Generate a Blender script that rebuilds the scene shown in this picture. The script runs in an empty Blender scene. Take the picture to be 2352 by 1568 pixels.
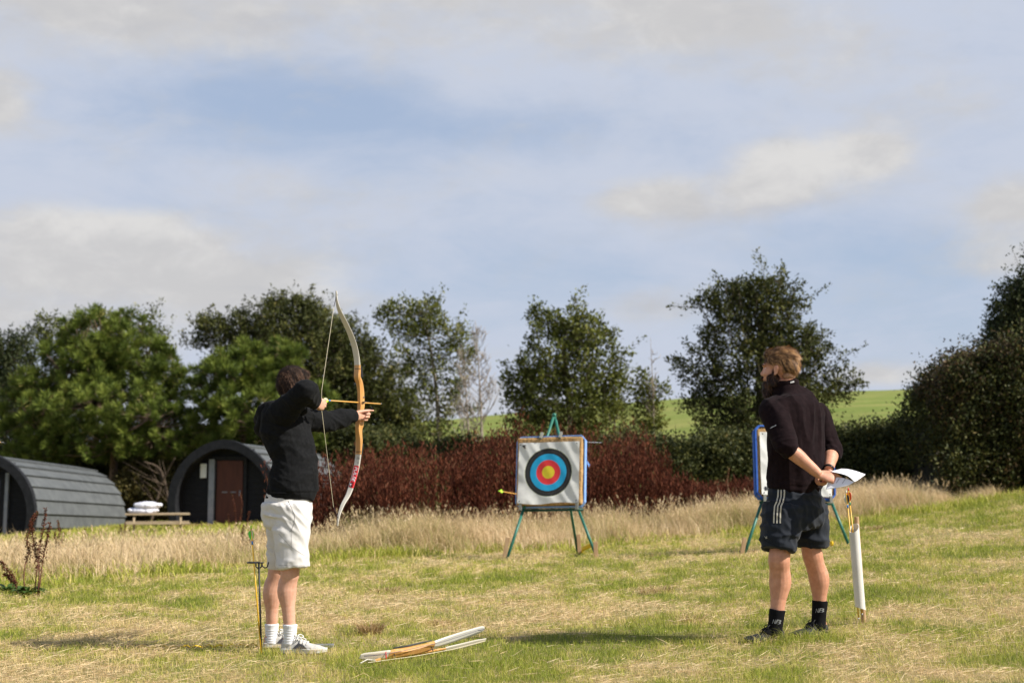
import bpy, bmesh, math, random
import numpy as np
from mathutils import Vector, Matrix, noise
from mathutils.bvhtree import BVHTree
from math import sin, cos, pi, radians, sqrt, atan2, exp

scene = bpy.context.scene
COL = scene.collection
RS = np.random.RandomState(7)
random.seed(7)
F = 3267.0                      # focal length in units of a 2352-wide picture (50 mm lens)
CAMZ = 1.04
PITCH = math.atan((1100 - 784) / F)

def P(px, py, Y):
    """the world point that stands at depth Y along that direction"""
    u = (px - 1176) / F; v = (784 - py) / F
    y = cos(PITCH) - v * sin(PITCH); z = sin(PITCH) + v * cos(PITCH)
    k = Y / y
    return Vector((u * k, Y, CAMZ + z * k))

def sstep(a, b, x):
    t = np.clip((x - a) / (b - a), 0, 1)
    return t * t * (3 - 2 * t)

def gz(x, y):
    """height of the field"""
    x = np.asarray(x, dtype=float); y = np.asarray(y, dtype=float)
    r = 0.027 * x + 0.0055 * np.minimum(x, 25) ** 2
    l = -0.0022 * np.maximum(x, -22) ** 2
    z = np.where(x > 0, r, l)
    z = z - 0.22 * sstep(24, 37, y) * sstep(-1.5, -8, x)
    z = z + 0.010 * np.sin(x * 2.3 + y * 1.1) * np.sin(y * 1.9 - x * .7) + 0.006 * np.sin(x * 6.1 - y * 3.3) * np.sin(y * 5.2 + 1.3)
    return z
def G(x, y): return float(gz(x, y))

# ---------------------------------------------------------------- noise in numpy
_perm = RS.permutation(4096)
def vnoise(x, y, s=0):
    xi = np.floor(x).astype(int); yi = np.floor(y).astype(int)
    fx = x - xi; fy = y - yi
    fx = fx * fx * (3 - 2 * fx); fy = fy * fy * (3 - 2 * fy)
    def h(a, b): return _perm[(_perm[(a + s * 131) & 4095] + b) & 4095] / 4095.0
    a = h(xi, yi); b = h(xi + 1, yi); c = h(xi, yi + 1); d = h(xi + 1, yi + 1)
    return (a * (1 - fx) + b * fx) * (1 - fy) + (c * (1 - fx) + d * fx) * fy
def fbm(x, y, s=0, o=4):
    t = 0; a = .5; n = 0
    for i in range(o):
        t = t + a * vnoise(x * 2 ** i, y * 2 ** i, s + i); n += a; a *= .5
    return t / n

# ---------------------------------------------------------------- materials
MATS = {}
def mat(name, c, rough=.6, c2=None, scale=20., bump=0., bscale=None, metal=0., spec=.3, sss=0., trans=0., stretch=(1, 1, 1), sheen=0., detail=4.):
    if name in MATS: return MATS[name]
    m = bpy.data.materials.new(name); m.use_nodes = True
    nt = m.node_tree; b = nt.nodes['Principled BSDF']
    b.inputs['Base Color'].default_value = (*c, 1); b.inputs['Roughness'].default_value = rough
    b.inputs['Metallic'].default_value = metal; b.inputs['Specular IOR Level'].default_value = spec
    if sss: b.inputs['Subsurface Weight'].default_value = sss; b.inputs['Subsurface Radius'].default_value = (.02, .008, .004)
    if sheen: b.inputs['Sheen Weight'].default_value = sheen; b.inputs['Sheen Roughness'].default_value = .5
    tc = nt.nodes.new('ShaderNodeTexCoord'); mp = nt.nodes.new('ShaderNodeMapping'); mp.inputs['Scale'].default_value = stretch
    nt.links.new(tc.outputs['Object'], mp.inputs[0])
    if c2 is not None:
        n = nt.nodes.new('ShaderNodeTexNoise'); n.inputs['Scale'].default_value = scale; n.inputs['Detail'].default_value = detail
        r = nt.nodes.new('ShaderNodeValToRGB'); r.color_ramp.elements[0].position = .35; r.color_ramp.elements[1].position = .65
        r.color_ramp.elements[0].color = (*c, 1); r.color_ramp.elements[1].color = (*c2, 1)
        nt.links.new(mp.outputs[0], n.inputs[0]); nt.links.new(n.outputs[0], r.inputs[0]); nt.links.new(r.outputs[0], b.inputs['Base Color'])
    if bump:
        n2 = nt.nodes.new('ShaderNodeTexNoise'); n2.inputs['Scale'].default_value = bscale or scale; n2.inputs['Detail'].default_value = 5
        bp = nt.nodes.new('ShaderNodeBump'); bp.inputs['Strength'].default_value = 1; bp.inputs['Distance'].default_value = bump
        nt.links.new(mp.outputs[0], n2.inputs[0]); nt.links.new(n2.outputs[0], bp.inputs['Height']); nt.links.new(bp.outputs[0], b.inputs['Normal'])
    MATS[name] = m
    return m

def leafmat(name, stops, rough=.55, trans=.35, spec=.25):
    """colour comes from each leaf's own tint; part of the light passes through"""
    m = bpy.data.materials.new(name); m.use_nodes = True; nt = m.node_tree; nt.nodes.clear()
    at = nt.nodes.new('ShaderNodeAttribute'); at.attribute_name = 'tint'
    r = nt.nodes.new('ShaderNodeValToRGB'); cr = r.color_ramp
    while len(cr.elements) < len(stops): cr.elements.new(.5)
    for e, (p, c) in zip(cr.elements, stops): e.position = p; e.color = (*c, 1)
    b = nt.nodes.new('ShaderNodeBsdfPrincipled'); b.inputs['Roughness'].default_value = rough; b.inputs['Specular IOR Level'].default_value = spec
    t = nt.nodes.new('ShaderNodeBsdfTranslucent'); mx = nt.nodes.new('ShaderNodeMixShader'); mx.inputs[0].default_value = trans
    o = nt.nodes.new('ShaderNodeOutputMaterial')
    nt.links.new(at.outputs['Fac'], r.inputs[0]); nt.links.new(r.outputs[0], b.inputs['Base Color']); nt.links.new(r.outputs[0], t.inputs[0])
    nt.links.new(b.outputs[0], mx.inputs[1]); nt.links.new(t.outputs[0], mx.inputs[2]); nt.links.new(mx.outputs[0], o.inputs[0])
    return m

# ---------------------------------------------------------------- objects
ORG = {}
def tag(o, label=None, cat=None, group=None, kind=None):
    if label: o['label'] = label
    if cat: o['category'] = cat
    if group: o['group'] = group
    if kind: o['kind'] = kind
    return o
def thing(name, label, cat, loc, group=None):
    o = bpy.data.objects.new(name, None); COL.objects.link(o); o.location = loc
    o.empty_display_size = .2
    ORG[o] = Vector(loc)
    return tag(o, label, cat, group)
def link(me, name, m, parent=None, origin=None, smooth=True, shift=True):
    o = bpy.data.objects.new(name, me); COL.objects.link(o)
    org = ORG[parent] if parent else Vector(origin or (0, 0, 0))
    if shift and org.length > 0: me.transform(Matrix.Translation(-org))
    if parent: o.parent = parent
    else: o.location = org
    ORG[o] = org
    if m:
        for k in (m if isinstance(m, (list, tuple)) else [m]): me.materials.append(k)
    if smooth: me.polygons.foreach_set('use_smooth', np.ones(len(me.polygons), dtype=bool))
    me.update()
    return o
def fast_mesh(name, V, Fc, tint=None):
    me = bpy.data.meshes.new(name); V = np.ascontiguousarray(V, dtype=np.float32); Fc = np.ascontiguousarray(Fc, dtype=np.int32)
    n, k = Fc.shape
    me.vertices.add(len(V)); me.vertices.foreach_set('co', V.ravel())
    me.loops.add(n * k); me.loops.foreach_set('vertex_index', Fc.ravel())
    me.polygons.add(n); me.polygons.foreach_set('loop_start', np.arange(0, n * k, k, dtype=np.int32))
    me.update(calc_edges=True)
    if tint is not None:
        a = me.attributes.new('tint', 'FLOAT', 'POINT'); a.data.foreach_set('value', np.ascontiguousarray(tint, dtype=np.float32))
    return me

class MB:
    def __init__(s): s.v = []; s.f = []
    def add(s, vs, fs):
        o = len(s.v); s.v += [Vector(v) for v in vs]; s.f += [tuple(i + o for i in f) for f in fs]
        return s
    def box(s, c, sx, sy, sz, M=None):
        c = Vector(c); M = M or Matrix.Identity(3)
        vs = [c + M @ Vector((x * sx / 2, y * sy / 2, z * sz / 2)) for x in (-1, 1) for y in (-1, 1) for z in (-1, 1)]
        return s.add(vs, [(0, 1, 3, 2), (4, 6, 7, 5), (0, 4, 5, 1), (2, 3, 7, 6), (0, 2, 6, 4), (1, 5, 7, 3)])
    def beam(s, a, b, w, h, up=(0, 0, 1)):
        a = Vector(a); b = Vector(b); t = (b - a).normalized(); sd = t.cross(Vector(up)).normalized(); u = sd.cross(t)
        vs = [q + sd * (i * w / 2) + u * (j * h / 2) for q in (a, b) for i, j in ((-1, -1), (1, -1), (1, 1), (-1, 1))]
        return s.add(vs, [(3, 2, 1, 0), (4, 5, 6, 7), (0, 1, 5, 4), (1, 2, 6, 5), (2, 3, 7, 6), (3, 0, 4, 7)])
    def loft(s, rings, cap=True):
        n = len(rings[0]); vs = [p for r in rings for p in r]; fs = []
        for i in range(len(rings) - 1):
            for j in range(n):
                a = i * n + j; b = i * n + (j + 1) % n; fs.append((a, b, b + n, a + n))
        if cap:
            fs.append(tuple(range(n))[::-1]); fs.append(tuple(range((len(rings) - 1) * n, len(rings) * n)))
        return s.add(vs, fs)
    def tube(s, pts, rad, n=8, side=None, cap=True, smooth=0, power=2.0):
        """rad: one number or (across, along) per point; side: the direction of the first radius"""
        pts = [Vector(p) for p in pts]
        if not isinstance(rad, (list, tuple)): rad = [rad] * len(pts)
        rad = [(r, r) if not isinstance(r, (list, tuple)) else r for r in rad]
        if smooth:
            P2 = []; R2 = []; N = len(pts)
            for i in range(N - 1):
                p0 = pts[max(i - 1, 0)]; p1 = pts[i]; p2 = pts[i + 1]; p3 = pts[min(i + 2, N - 1)]
                for k in range(smooth):
                    t = k / smooth
                    P2.append(.5 * ((2 * p1) + (p2 - p0) * t + (2 * p0 - 5 * p1 + 4 * p2 - p3) * t * t + (3 * p1 - p0 - 3 * p2 + p3) * t ** 3))
                    q = t * t * (3 - 2 * t)
                    R2.append(tuple(rad[i][c] * (1 - q) + rad[i + 1][c] * q for c in (0, 1)))
            P2.append(pts[-1]); R2.append(rad[-1]); pts, rad = P2, R2
        rings = []; ref = Vector(side) if side else None
        for i, p in enumerate(pts):
            t = (pts[min(i + 1, len(pts) - 1)] - pts[max(i - 1, 0)]).normalized()
            if ref is None:
                ref = Vector((0, 0, 1)).cross(t)
                if ref.length < .2: ref = Vector((1, 0, 0))
            a = (ref - t * ref.dot(t)).normalized(); b = t.cross(a)
            if not side: ref = a
            ring = []
            for j in range(n):
                g = 2 * pi * j / n; ca, sa = cos(g), sin(g)
                if power != 2.0:
                    ca = math.copysign(abs(ca) ** (2 / power), ca); sa = math.copysign(abs(sa) ** (2 / power), sa)
                ring.append(p + a * (rad[i][0] * ca) + b * (rad[i][1] * sa))
            rings.append(ring)
        return s.loft(rings, cap)
    def ell(s, c, r, M=None, nu=16, nv=10):
        c = Vector(c); M = M or Matrix.Identity(3); vs = [c + M @ Vector((0, 0, r[2]))]; fs = []
        for i in range(1, nv):
            th = pi * i / nv
            for j in range(nu):
                ph = 2 * pi * j / nu
                vs.append(c + M @ Vector((r[0] * sin(th) * cos(ph), r[1] * sin(th) * sin(ph), r[2] * cos(th))))
        vs.append(c + M @ Vector((0, 0, -r[2])))
        for j in range(nu):
            fs.append((0, 1 + j, 1 + (j + 1) % nu)); b = 1 + (nv - 2) * nu
            fs.append((len(vs) - 1, b + (j + 1) % nu, b + j))
        for i in range(nv - 2):
            for j in range(nu):
                a = 1 + i * nu + j; b = 1 + i * nu + (j + 1) % nu; fs.append((a, a + nu, b + nu, b))
        return s.add(vs, fs)
    def mesh(s, name='m'):
        me = bpy.data.meshes.new(name); me.from_pydata([tuple(v) for v in s.v], [], s.f); me.update()
        bm = bmesh.new(); bm.from_mesh(me); bmesh.ops.recalc_face_normals(bm, faces=bm.faces); bm.to_mesh(me); bm.free()
        return me
    def build(s, name, m, parent=None, origin=None, smooth=False, bevel=0, sub=0):
        me = s.mesh(name)
        if bevel or sub:
            me = modded(me, [('BEVEL', dict(width=bevel, segments=2, limit_method='ANGLE'))] if bevel else [('SUBSURF', dict(levels=sub))])
        return link(me, name, m, parent, origin, smooth)

def modded(me, mods):
    o = bpy.data.objects.new('tmp', me); COL.objects.link(o)
    for t, kw in mods:
        md = o.modifiers.new(t, t)
        for k, v in kw.items(): setattr(md, k, v)
    dg = bpy.context.evaluated_depsgraph_get(); dg.update()
    r = bpy.data.meshes.new_from_object(o.evaluated_get(dg), depsgraph=dg)
    bpy.data.objects.remove(o); bpy.data.meshes.remove(me)
    r.materials.clear()
    return r
def fused(mb, voxel=.006, smooth=4, disp=None, factor=.5):
    """one continuous surface round everything in mb"""
    me = modded(mb.mesh(), [('REMESH', dict(mode='VOXEL', voxel_size=voxel)), ('SMOOTH', dict(factor=factor, iterations=smooth))])
    if disp:
        n = len(me.vertices); co = np.empty(n * 3, np.float32); me.vertices.foreach_get('co', co); co = co.reshape(-1, 3)
        no = np.empty(n * 3, np.float32); me.vertices.foreach_get('normal', no); no = no.reshape(-1, 3)
        d = np.array([disp(Vector(p), Vector(q)) for p, q in zip(co.tolist(), no.tolist())], np.float32)
        me.vertices.foreach_set('co', (co + no * d[:, None]).ravel()); me.update()
    return me

def frame(f, u=(0, 0, 1)):
    """columns: side (left of f), f, up"""
    f = Vector(f).normalized(); u = Vector(u); s = u.cross(f).normalized(); u = f.cross(s)
    return Matrix((s, f, u)).transposed()

def blades(base, height, width, az, lean, bend, tint):
    """strips of three triangles; az heading of the lean, lean and bend as shares of height"""
    N = len(base); dx = np.cos(az); dy = np.sin(az); a2 = RS.rand(N) * 2 * pi
    wx = np.cos(a2) * width / 2; wy = np.sin(a2) * width / 2
    V = np.empty((N, 5, 3), np.float32)
    m = base + np.stack([dx * lean * height * .45, dy * lean * height * .45, height * .55], 1)
    t = base + np.stack([dx * (lean + bend) * height, dy * (lean + bend) * height, height * np.clip(1 - bend * .5, .1, 1)], 1)
    w = np.stack([wx, wy, np.zeros(N)], 1)
    V[:, 0] = base - w; V[:, 1] = base + w; V[:, 2] = m - w * .8; V[:, 3] = m + w * .8; V[:, 4] = t
    i = np.arange(N, dtype=np.int32)[:, None] * 5
    Fc = np.concatenate([i + np.array([[0, 1, 3]]), i + np.array([[0, 3, 2]]), i + np.array([[2, 3, 4]])], 1).reshape(-1, 3)
    return V.reshape(-1, 3), Fc, np.repeat(tint, 5)

def leaves(c, d, n, L, W, tint, droop=.0):
    """rhombic leaves: centres c, directions d, plane normals n"""
    N = len(c); d = d / np.linalg.norm(d, axis=1, keepdims=True)
    s = np.cross(d, n); s /= (np.linalg.norm(s, axis=1, keepdims=True) + 1e-9)
    L = np.asarray(L).reshape(-1, 1) * np.ones((N, 1)); W = np.asarray(W).reshape(-1, 1) * np.ones((N, 1))
    V = np.empty((N, 4, 3), np.float32)
    V[:, 0] = c; V[:, 1] = c + d * L * .45 + s * W / 2; V[:, 2] = c + d * L; V[:, 3] = c + d * L * .45 - s * W / 2
    i = np.arange(N, dtype=np.int32)[:, None] * 4 + np.array([[0, 1, 2, 3]])
    return V.reshape(-1, 3), i, np.repeat(tint, 4)
def rdir(N):
    v = RS.normal(size=(N, 3)); return v / np.linalg.norm(v, axis=1, keepdims=True)

def text2d(s, font_scale=1.0, shear=0.0):
    c = bpy.data.curves.new('t', 'FONT'); c.body = s; c.size = 1; c.align_x = 'CENTER'; c.align_y = 'CENTER'; c.shear = shear; c.offset = .012
    o = bpy.data.objects.new('t', c); COL.objects.link(o)
    dg = bpy.context.evaluated_depsgraph_get(); dg.update()
    me = bpy.data.meshes.new_from_object(o.evaluated_get(dg), depsgraph=dg)
    v = [(p.co.x, p.co.y) for p in me.vertices]; f = [tuple(p.vertices) for p in me.polygons]
    bpy.data.objects.remove(o); bpy.data.meshes.remove(me)
    return v, f
def decal(name, polys, host, m, parent, off=.002):
    """lay 2-D shapes (given as directions from the lens) onto the host's surface, just proud of it"""
    me = host.data; org = ORG[host]
    bvh = BVHTree.FromPolygons([v.co + org for v in me.vertices], [tuple(p.vertices) for p in me.polygons])
    cam = Vector((0, 0, CAMZ)); mb = MB()
    for vs, fs in polys:
        out = []
        for (x, y) in vs:
            d = (P(x, y, 9) - cam).normalized(); h = bvh.ray_cast(cam, d)
            if h[0] is None: out.append(None)
            else:
                nn = h[1] if h[1].dot(d) < 0 else -h[1]
                out.append(h[0] + nn * off)
        idx = {}; vv = []
        for i, p in enumerate(out):
            if p is not None: idx[i] = len(vv); vv.append(p)
        mb.add(vv, [tuple(idx[i] for i in f) for f in fs if all(i in idx for i in f)])
    if not mb.f: return None
    return mb.build(name, m, parent)
def strip2d(path, w, n=12, m=1):
    """a ribbon along a 2-D path"""
    pts = []
    L = len(path) - 1
    for i in range(n + 1):
        t = i / n * L; k = min(int(t), L - 1); q = t - k
        pts.append((path[k][0] * (1 - q) + path[k + 1][0] * q, path[k][1] * (1 - q) + path[k + 1][1] * q))
    vs = []; fs = []
    for i, p in enumerate(pts):
        a = pts[max(i - 1, 0)]; b = pts[min(i + 1, n)]; dx, dy = b[0] - a[0], b[1] - a[1]; l = math.hypot(dx, dy)
        for j in range(m + 1):
            q = -1 + 2 * j / m; vs.append((p[0] + dy / l * w * q, p[1] - dx / l * w * q))
        if i:
            for j in range(m): a_ = (i - 1) * (m + 1) + j; fs.append((a_, a_ + 1, a_ + m + 2, a_ + m + 1))
    return vs, fs
# ================================================================ camera, sun, sky
cam_d = bpy.data.cameras.new('camera'); cam = bpy.data.objects.new('camera', cam_d); COL.objects.link(cam)
cam.location = (0, 0, CAMZ); cam.rotation_euler = (radians(90) + PITCH, 0, 0)
cam_d.lens = 50.0; cam_d.sensor_width = 36.0; cam_d.clip_end = 5000; cam_d.clip_start = .1
cam_d.dof.use_dof = True; cam_d.dof.focus_distance = 8.85; cam_d.dof.aperture_fstop = 2.9
scene.camera = cam
SUNH = Vector((.955, -.295)).normalized(); ELEV = radians(42)
sun_d = bpy.data.lights.new('sun', 'SUN'); sun = bpy.data.objects.new('sun', sun_d); COL.objects.link(sun)
sv = Vector((SUNH.x * cos(ELEV), SUNH.y * cos(ELEV), sin(ELEV)))
sun.rotation_euler = sv.to_track_quat('Z', 'Y').to_euler(); sun.location = (20, -10, 30)
sun_d.energy = 5.0; sun_d.angle = radians(.55); sun_d.color = (1.0, .945, .86)

w = bpy.data.worlds.new('World'); scene.world = w; w.use_nodes = True
nt = w.node_tree; nt.nodes.clear(); L = nt.links
def N(t, **k):
    n = nt.nodes.new(t)
    for a, b in k.items(): setattr(n, a, b)
    return n
def M(op, a, b=None, c=None):
    n = N('ShaderNodeMath', operation=op)
    for i, v in enumerate((a, b, c)):
        if v is None: continue
        if isinstance(v, (int, float)): n.inputs[i].default_value = v
        else: L.new(v, n.inputs[i])
    return n.outputs[0]
out = N('ShaderNodeOutputWorld'); bg = N('ShaderNodeBackground'); bg.inputs[1].default_value = .10
sky = N('ShaderNodeTexSky'); sky.sky_type = 'NISHITA'; sky.sun_disc = False; sky.sun_elevation = ELEV
sky.sun_rotation = atan2(SUNH.x, SUNH.y); sky.altitude = 50; sky.air_density = 1.0; sky.dust_density = 1.2; sky.ozone_density = 1.0
tc = N('ShaderNodeTexCoord'); sx = N('ShaderNodeSeparateXYZ'); L.new(tc.outputs['Generated'], sx.inputs[0])
az = M('MULTIPLY', M('ARCTAN2', sx.outputs[0], sx.outputs[1]), 57.2958); el = M('MULTIPLY', M('ARCSINE', sx.outputs[2]), 57.2958)
def ae(px, py):
    d = (P(px, py, 10) - Vector((0, 0, CAMZ))).normalized()
    return atan2(d.x, d.y) * 57.2958, math.asin(d.z) * 57.2958
def blob(px, py, rx, ry, amp):
    a, e = ae(px, py); k = 57.2958 / F
    x = M('MULTIPLY', M('SUBTRACT', az, a), 1 / (rx * k)); y = M('MULTIPLY', M('SUBTRACT', el, e), 1 / (ry * k))
    q = M('ADD', M('MULTIPLY', x, x), M('MULTIPLY', y, y))
    return M('MULTIPLY', M('POWER', 2.71828, M('MULTIPLY', q, -1.0)), amp)
def noise_at(sx_, sy_, scale, detail, rough=.55, dist=0., off=0.):
    c = N('ShaderNodeCombineXYZ'); L.new(M('MULTIPLY', az, sx_), c.inputs[0]); L.new(M('MULTIPLY', el, sy_), c.inputs[1]); c.inputs[2].default_value = off
    n = N('ShaderNodeTexNoise'); n.inputs['Scale'].default_value = scale; n.inputs['Detail'].default_value = detail; n.inputs['Roughness'].default_value = rough; n.inputs['Distortion'].default_value = dist
    L.new(c.outputs[0], n.inputs['Vector']); return n.outputs[0]
def mixc(f, a, b):
    n = N('ShaderNodeMix', data_type='RGBA'); L.new(f, n.inputs[0])
    for i, v in ((6, a), (7, b)):
        if isinstance(v, tuple): n.inputs[i].default_value = (*v, 1)
        else: L.new(v, n.inputs[i])
    return n.outputs[2]
def ramp(x, a, b):
    n = N('ShaderNodeMapRange', interpolation_type='SMOOTHSTEP'); L.new(x, n.inputs[0]); n.inputs[1].default_value = a; n.inputs[2].default_value = b
    return n.outputs[0]
SKYC = dict(veil=(4.05, 4.42, 5.25), blue=(3.05, 3.65, 4.85), cloud=(4.30, 4.22, 4.18), bright=(5.30, 5.18, 5.02), dark=(3.72, 3.72, 3.88))
n1 = noise_at(.12, .34, 1.0, 9, .62, .45)          # broad streaks
n2 = noise_at(.16, .34, 1.0, 8, .56, .25, 5.)     # cumulus edges
n3 = noise_at(.6, 1.1, 1.0, 8, .65, .4, 9.)         # wisps
# blue: how clear the veil is
bl = M('ADD', M('ADD', blob(640, 250, 420, 110, .55), blob(1250, 640, 520, 130, .25)), M('ADD', blob(2150, 640, 300, 190, .35), blob(1250, 300, 500, 70, .22)))
clear = ramp(M('ADD', M('ADD', bl, M('MULTIPLY', n1, .9)), M('MULTIPLY', n3, .25)), .50, 1.15)
base = mixc(clear, SKYC['veil'], SKYC['blue'])
# the physical sky shows through the thin veil
base = mixc(M('MULTIPLY', clear, .28), base, sky.outputs[0])
cl = [blob(180, 620, 420, 100, .62), blob(230, 525, 250, 52, .48), blob(620, 670, 260, 85, .52), blob(1800, 385, 130, 80, .62), blob(1660, 455, 250, 60, .46), blob(2020, 350, 95, 65, .55), blob(1480, 465, 110, 40, .35),
      blob(1580, 60, 420, 95, .58), blob(280, 20, 620, 100, .60), blob(1150, -40, 500, 60, .4), blob(2100, 200, 220, 90, .25), blob(700, 440, 240, 50, .22), blob(2330, 470, 110, 60, .6), blob(2330, 600, 120, 55, .55), blob(2030, 860, 150, 30, .6), blob(1500, 700, 160, 45, .42),
      blob(0, 230, 70, 90, .5), blob(60, 760, 300, 60, .4), blob(1000, 930, 700, 60, .35)]
s = cl[0]
for b_ in cl[1:]: s = M('ADD', s, b_)
field = M('ADD', M('ADD', s, M('MULTIPLY', n2, 1.0)), M('MULTIPLY', M('SUBTRACT', n3, .3), .50))
cov = M('MULTIPLY', ramp(field, .60, 1.20), .88)
lit = ramp(M('ADD', M('ADD', noise_at(.34, .62, 1., 9, .66, .35, 3.), M('MULTIPLY', blob(230, 505, 220, 45, .3), 1.)), M('ADD', blob(1830, 375, 220, 60, .35), blob(790, 650, 90, 45, .3))), .42, .85)
dk = ramp(M('ADD', noise_at(.26, .8, 1., 8, .62, .3, 13.), M('ADD', blob(1650, 500, 220, 35, .28), M('ADD', blob(1500, 690, 160, 40, .25), blob(300, 30, 700, 60, .12)))), .5, .85)
ccol = mixc(lit, SKYC['cloud'], SKYC['bright']); ccol = mixc(M('MULTIPLY', dk, .7), ccol, SKYC['dark'])
fin = mixc(cov, base, ccol)
fin = mixc(ramp(el, 24, 50), fin, sky.outputs[0])
L.new(fin, bg.inputs[0]); L.new(bg.outputs[0], out.inputs[0])
scene.view_settings.view_transform = 'Standard'; scene.view_settings.look = 'None'; scene.view_settings.exposure = 0.50; scene.view_settings.gamma = 1.0
scene.cycles.max_bounces = 6; scene.cycles.transparent_max_bounces = 8
scene.cycles.use_denoising = True

# ================================================================ ground
def grid(xs, ys, zf):
    X, Yg = np.meshgrid(xs, ys); Z = zf(X, Yg)
    V = np.stack([X.ravel(), Yg.ravel(), Z.ravel()], 1); nx = len(xs); ny = len(ys)
    i = np.arange(ny - 1)[:, None] * nx + np.arange(nx - 1)[None, :]; i = i.ravel()
    return V, np.stack([i, i + 1, i + 1 + nx, i + nx], 1)
def spread(a, b, n, p): t = np.linspace(0, 1, n); return a + (b - a) * t ** p
xs = np.concatenate([-spread(4, 90, 60, 2)[::-1], np.linspace(-4, 4, 161)[1:-1], spread(4, 90, 60, 2)])
ys = np.concatenate([np.linspace(-8, 5, 20), np.linspace(5, 14, 181)[1:], spread(14, 110, 120, 1.6)[1:]])
V, Fc = grid(xs, ys, gz)
def groundmat():
    m = bpy.data.materials.new('mown_field'); m.use_nodes = True; nt = m.node_tree; b = nt.nodes['Principled BSDF']; b.inputs['Roughness'].default_value = .95; b.inputs['Specular IOR Level'].default_value = .1
    tc = nt.nodes.new('ShaderNodeTexCoord'); n = nt.nodes.new('ShaderNodeTexNoise'); n.inputs['Scale'].default_value = 1.3; n.inputs['Detail'].default_value = 10; n.inputs['Roughness'].default_value = .68
    r = nt.nodes.new('ShaderNodeValToRGB'); e = r.color_ramp.elements; e[0].position = .36; e[0].color = (.11, .13, .03, 1); e[1].position = .62; e[1].color = (.36, .27, .14, 1)
    k = r.color_ramp.elements.new(.48); k.color = (.22, .20, .07, 1)
    nt.links.new(tc.outputs['Object'], n.inputs[0]); nt.links.new(n.outputs[0], r.inputs[0]); nt.links.new(r.outputs[0], b.inputs['Base Color'])
    n2 = nt.nodes.new('ShaderNodeTexNoise'); n2.inputs['Scale'].default_value = 60; n2.inputs['Detail'].default_value = 4
    bp = nt.nodes.new('ShaderNodeBump'); bp.inputs['Distance'].default_value = .02; nt.links.new(tc.outputs['Object'], n2.inputs[0]); nt.links.new(n2.outputs[0], bp.inputs['Height']); nt.links.new(bp.outputs[0], b.inputs['Normal'])
    return m
g = link(fast_mesh('ground', V, Fc), 'ground', groundmat()); tag(g, kind='structure')

# far pasture hill
def hz(X, Yg):
    base = gz(X, 60.0) - .6
    crest = 8.0 + .066 * X + .5 * np.sin(X * .03 + 1) + .25 * np.sin(X * .11)
    t = sstep(62, 165, Yg); z = base * (1 - t) + crest * t
    return z - .0004 * np.maximum(Yg - 165, 0) ** 1.9 + .1 * np.sin(X * .4) * np.sin(Yg * .3) * t
V, Fc = grid(np.linspace(-260, 300, 160), np.concatenate([np.linspace(60, 200, 60), spread(200, 900, 20, 1.5)[1:]]), hz)
hm = mat('pasture', (.135, .185, .036), .95, (.23, .235, .07), .55, bump=.25, bscale=3, detail=12, stretch=(.22, .7, 1), spec=.1)
tag(link(fast_mesh('hills', V, Fc), 'hills', hm), kind='structure')

# ---------------------------------------------------------------- grass
# where the field is green (positive) or strewn with hay (negative): places on the field, with a spread in metres
PATCH = [(-.3, 7.9, 1.3, .55, .42), (-.2, 8.9, 1.0, .35, .30), (-2.2, 7.7, 1.0, .5, -.30), (1.6, 7.8, 1.5, .5, -.36), (-2.6, 10.2, 2.0, .6, .08), (-4.6, 13.6, 1.2, .8, .45),
         (-2.9, 14.6, 1.2, .7, .4), (3.6, 11.5, 1.6, 1.2, .34), (2.0, 10.0, 1.0, .5, .25), (.6, 16.5, 2.0, 1.2, .25), (3.6, 15, 1.5, 1.5, .28), (-1.0, 10.6, 1.0, .35, -.3),
         (-2.0, 9.6, 1.2, .3, -.2), (-4.5, 9.0, 1.5, .6, -.1), (4.0, 9.3, 1.2, .5, -.2), (6, 22, 3, 3, .25), (9, 25, 3, 2, .3), (.4, 9.4, .9, .25, .22), (2.4, 8.6, .8, .2, -.3)]
def green(x, y):
    g_ = (fbm(x * 1.1 + 5, y * .8 + 3, 1, 4) - .5) * 1.5 + (fbm(x * 5.5, y * 3.4, 7, 4) - .5) * 1.5 + .50
    for cx, cy, rx, ry, a in PATCH: g_ = g_ + a * np.exp(-((x - cx) / rx) ** 2 - ((y - cy) / ry) ** 2)
    return np.clip(g_, 0, 1)
def scatter(n, y0, y1, half=.43, pad=.6, power=-1.0):
    """points thinned with distance: equal numbers per share of distance"""
    u = RS.rand(n); y = y0 * (y1 / y0) ** u; x = (RS.rand(n) * 2 - 1) * (half * y + pad)
    return x, y
n = 620000
x, y = scatter(n, 6.7, 34)
gr = green(x, y); keep = RS.rand(n) < (.45 + .55 * gr); x, y, gr = x[keep], y[keep], gr[keep]; n = len(x)
dist = y / 8.5
boost = 1 + .9 * np.exp(-((x - 1.72) / .45) ** 2 - ((y - 8.62) / .16) ** 2) + .35 * np.exp(-((x + 1.3) / .4) ** 2 - ((y - 8.5) / .15) ** 2)
h = boost * (.022 + .038 * RS.rand(n) ** 1.5) * (.7 + .8 * fbm(x * 2.2, y * 2.2, 3, 3)) * (1 + .35 * (dist - 1).clip(0, 2))
base = np.stack([x, y, gz(x, y) - .004], 1)
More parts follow.
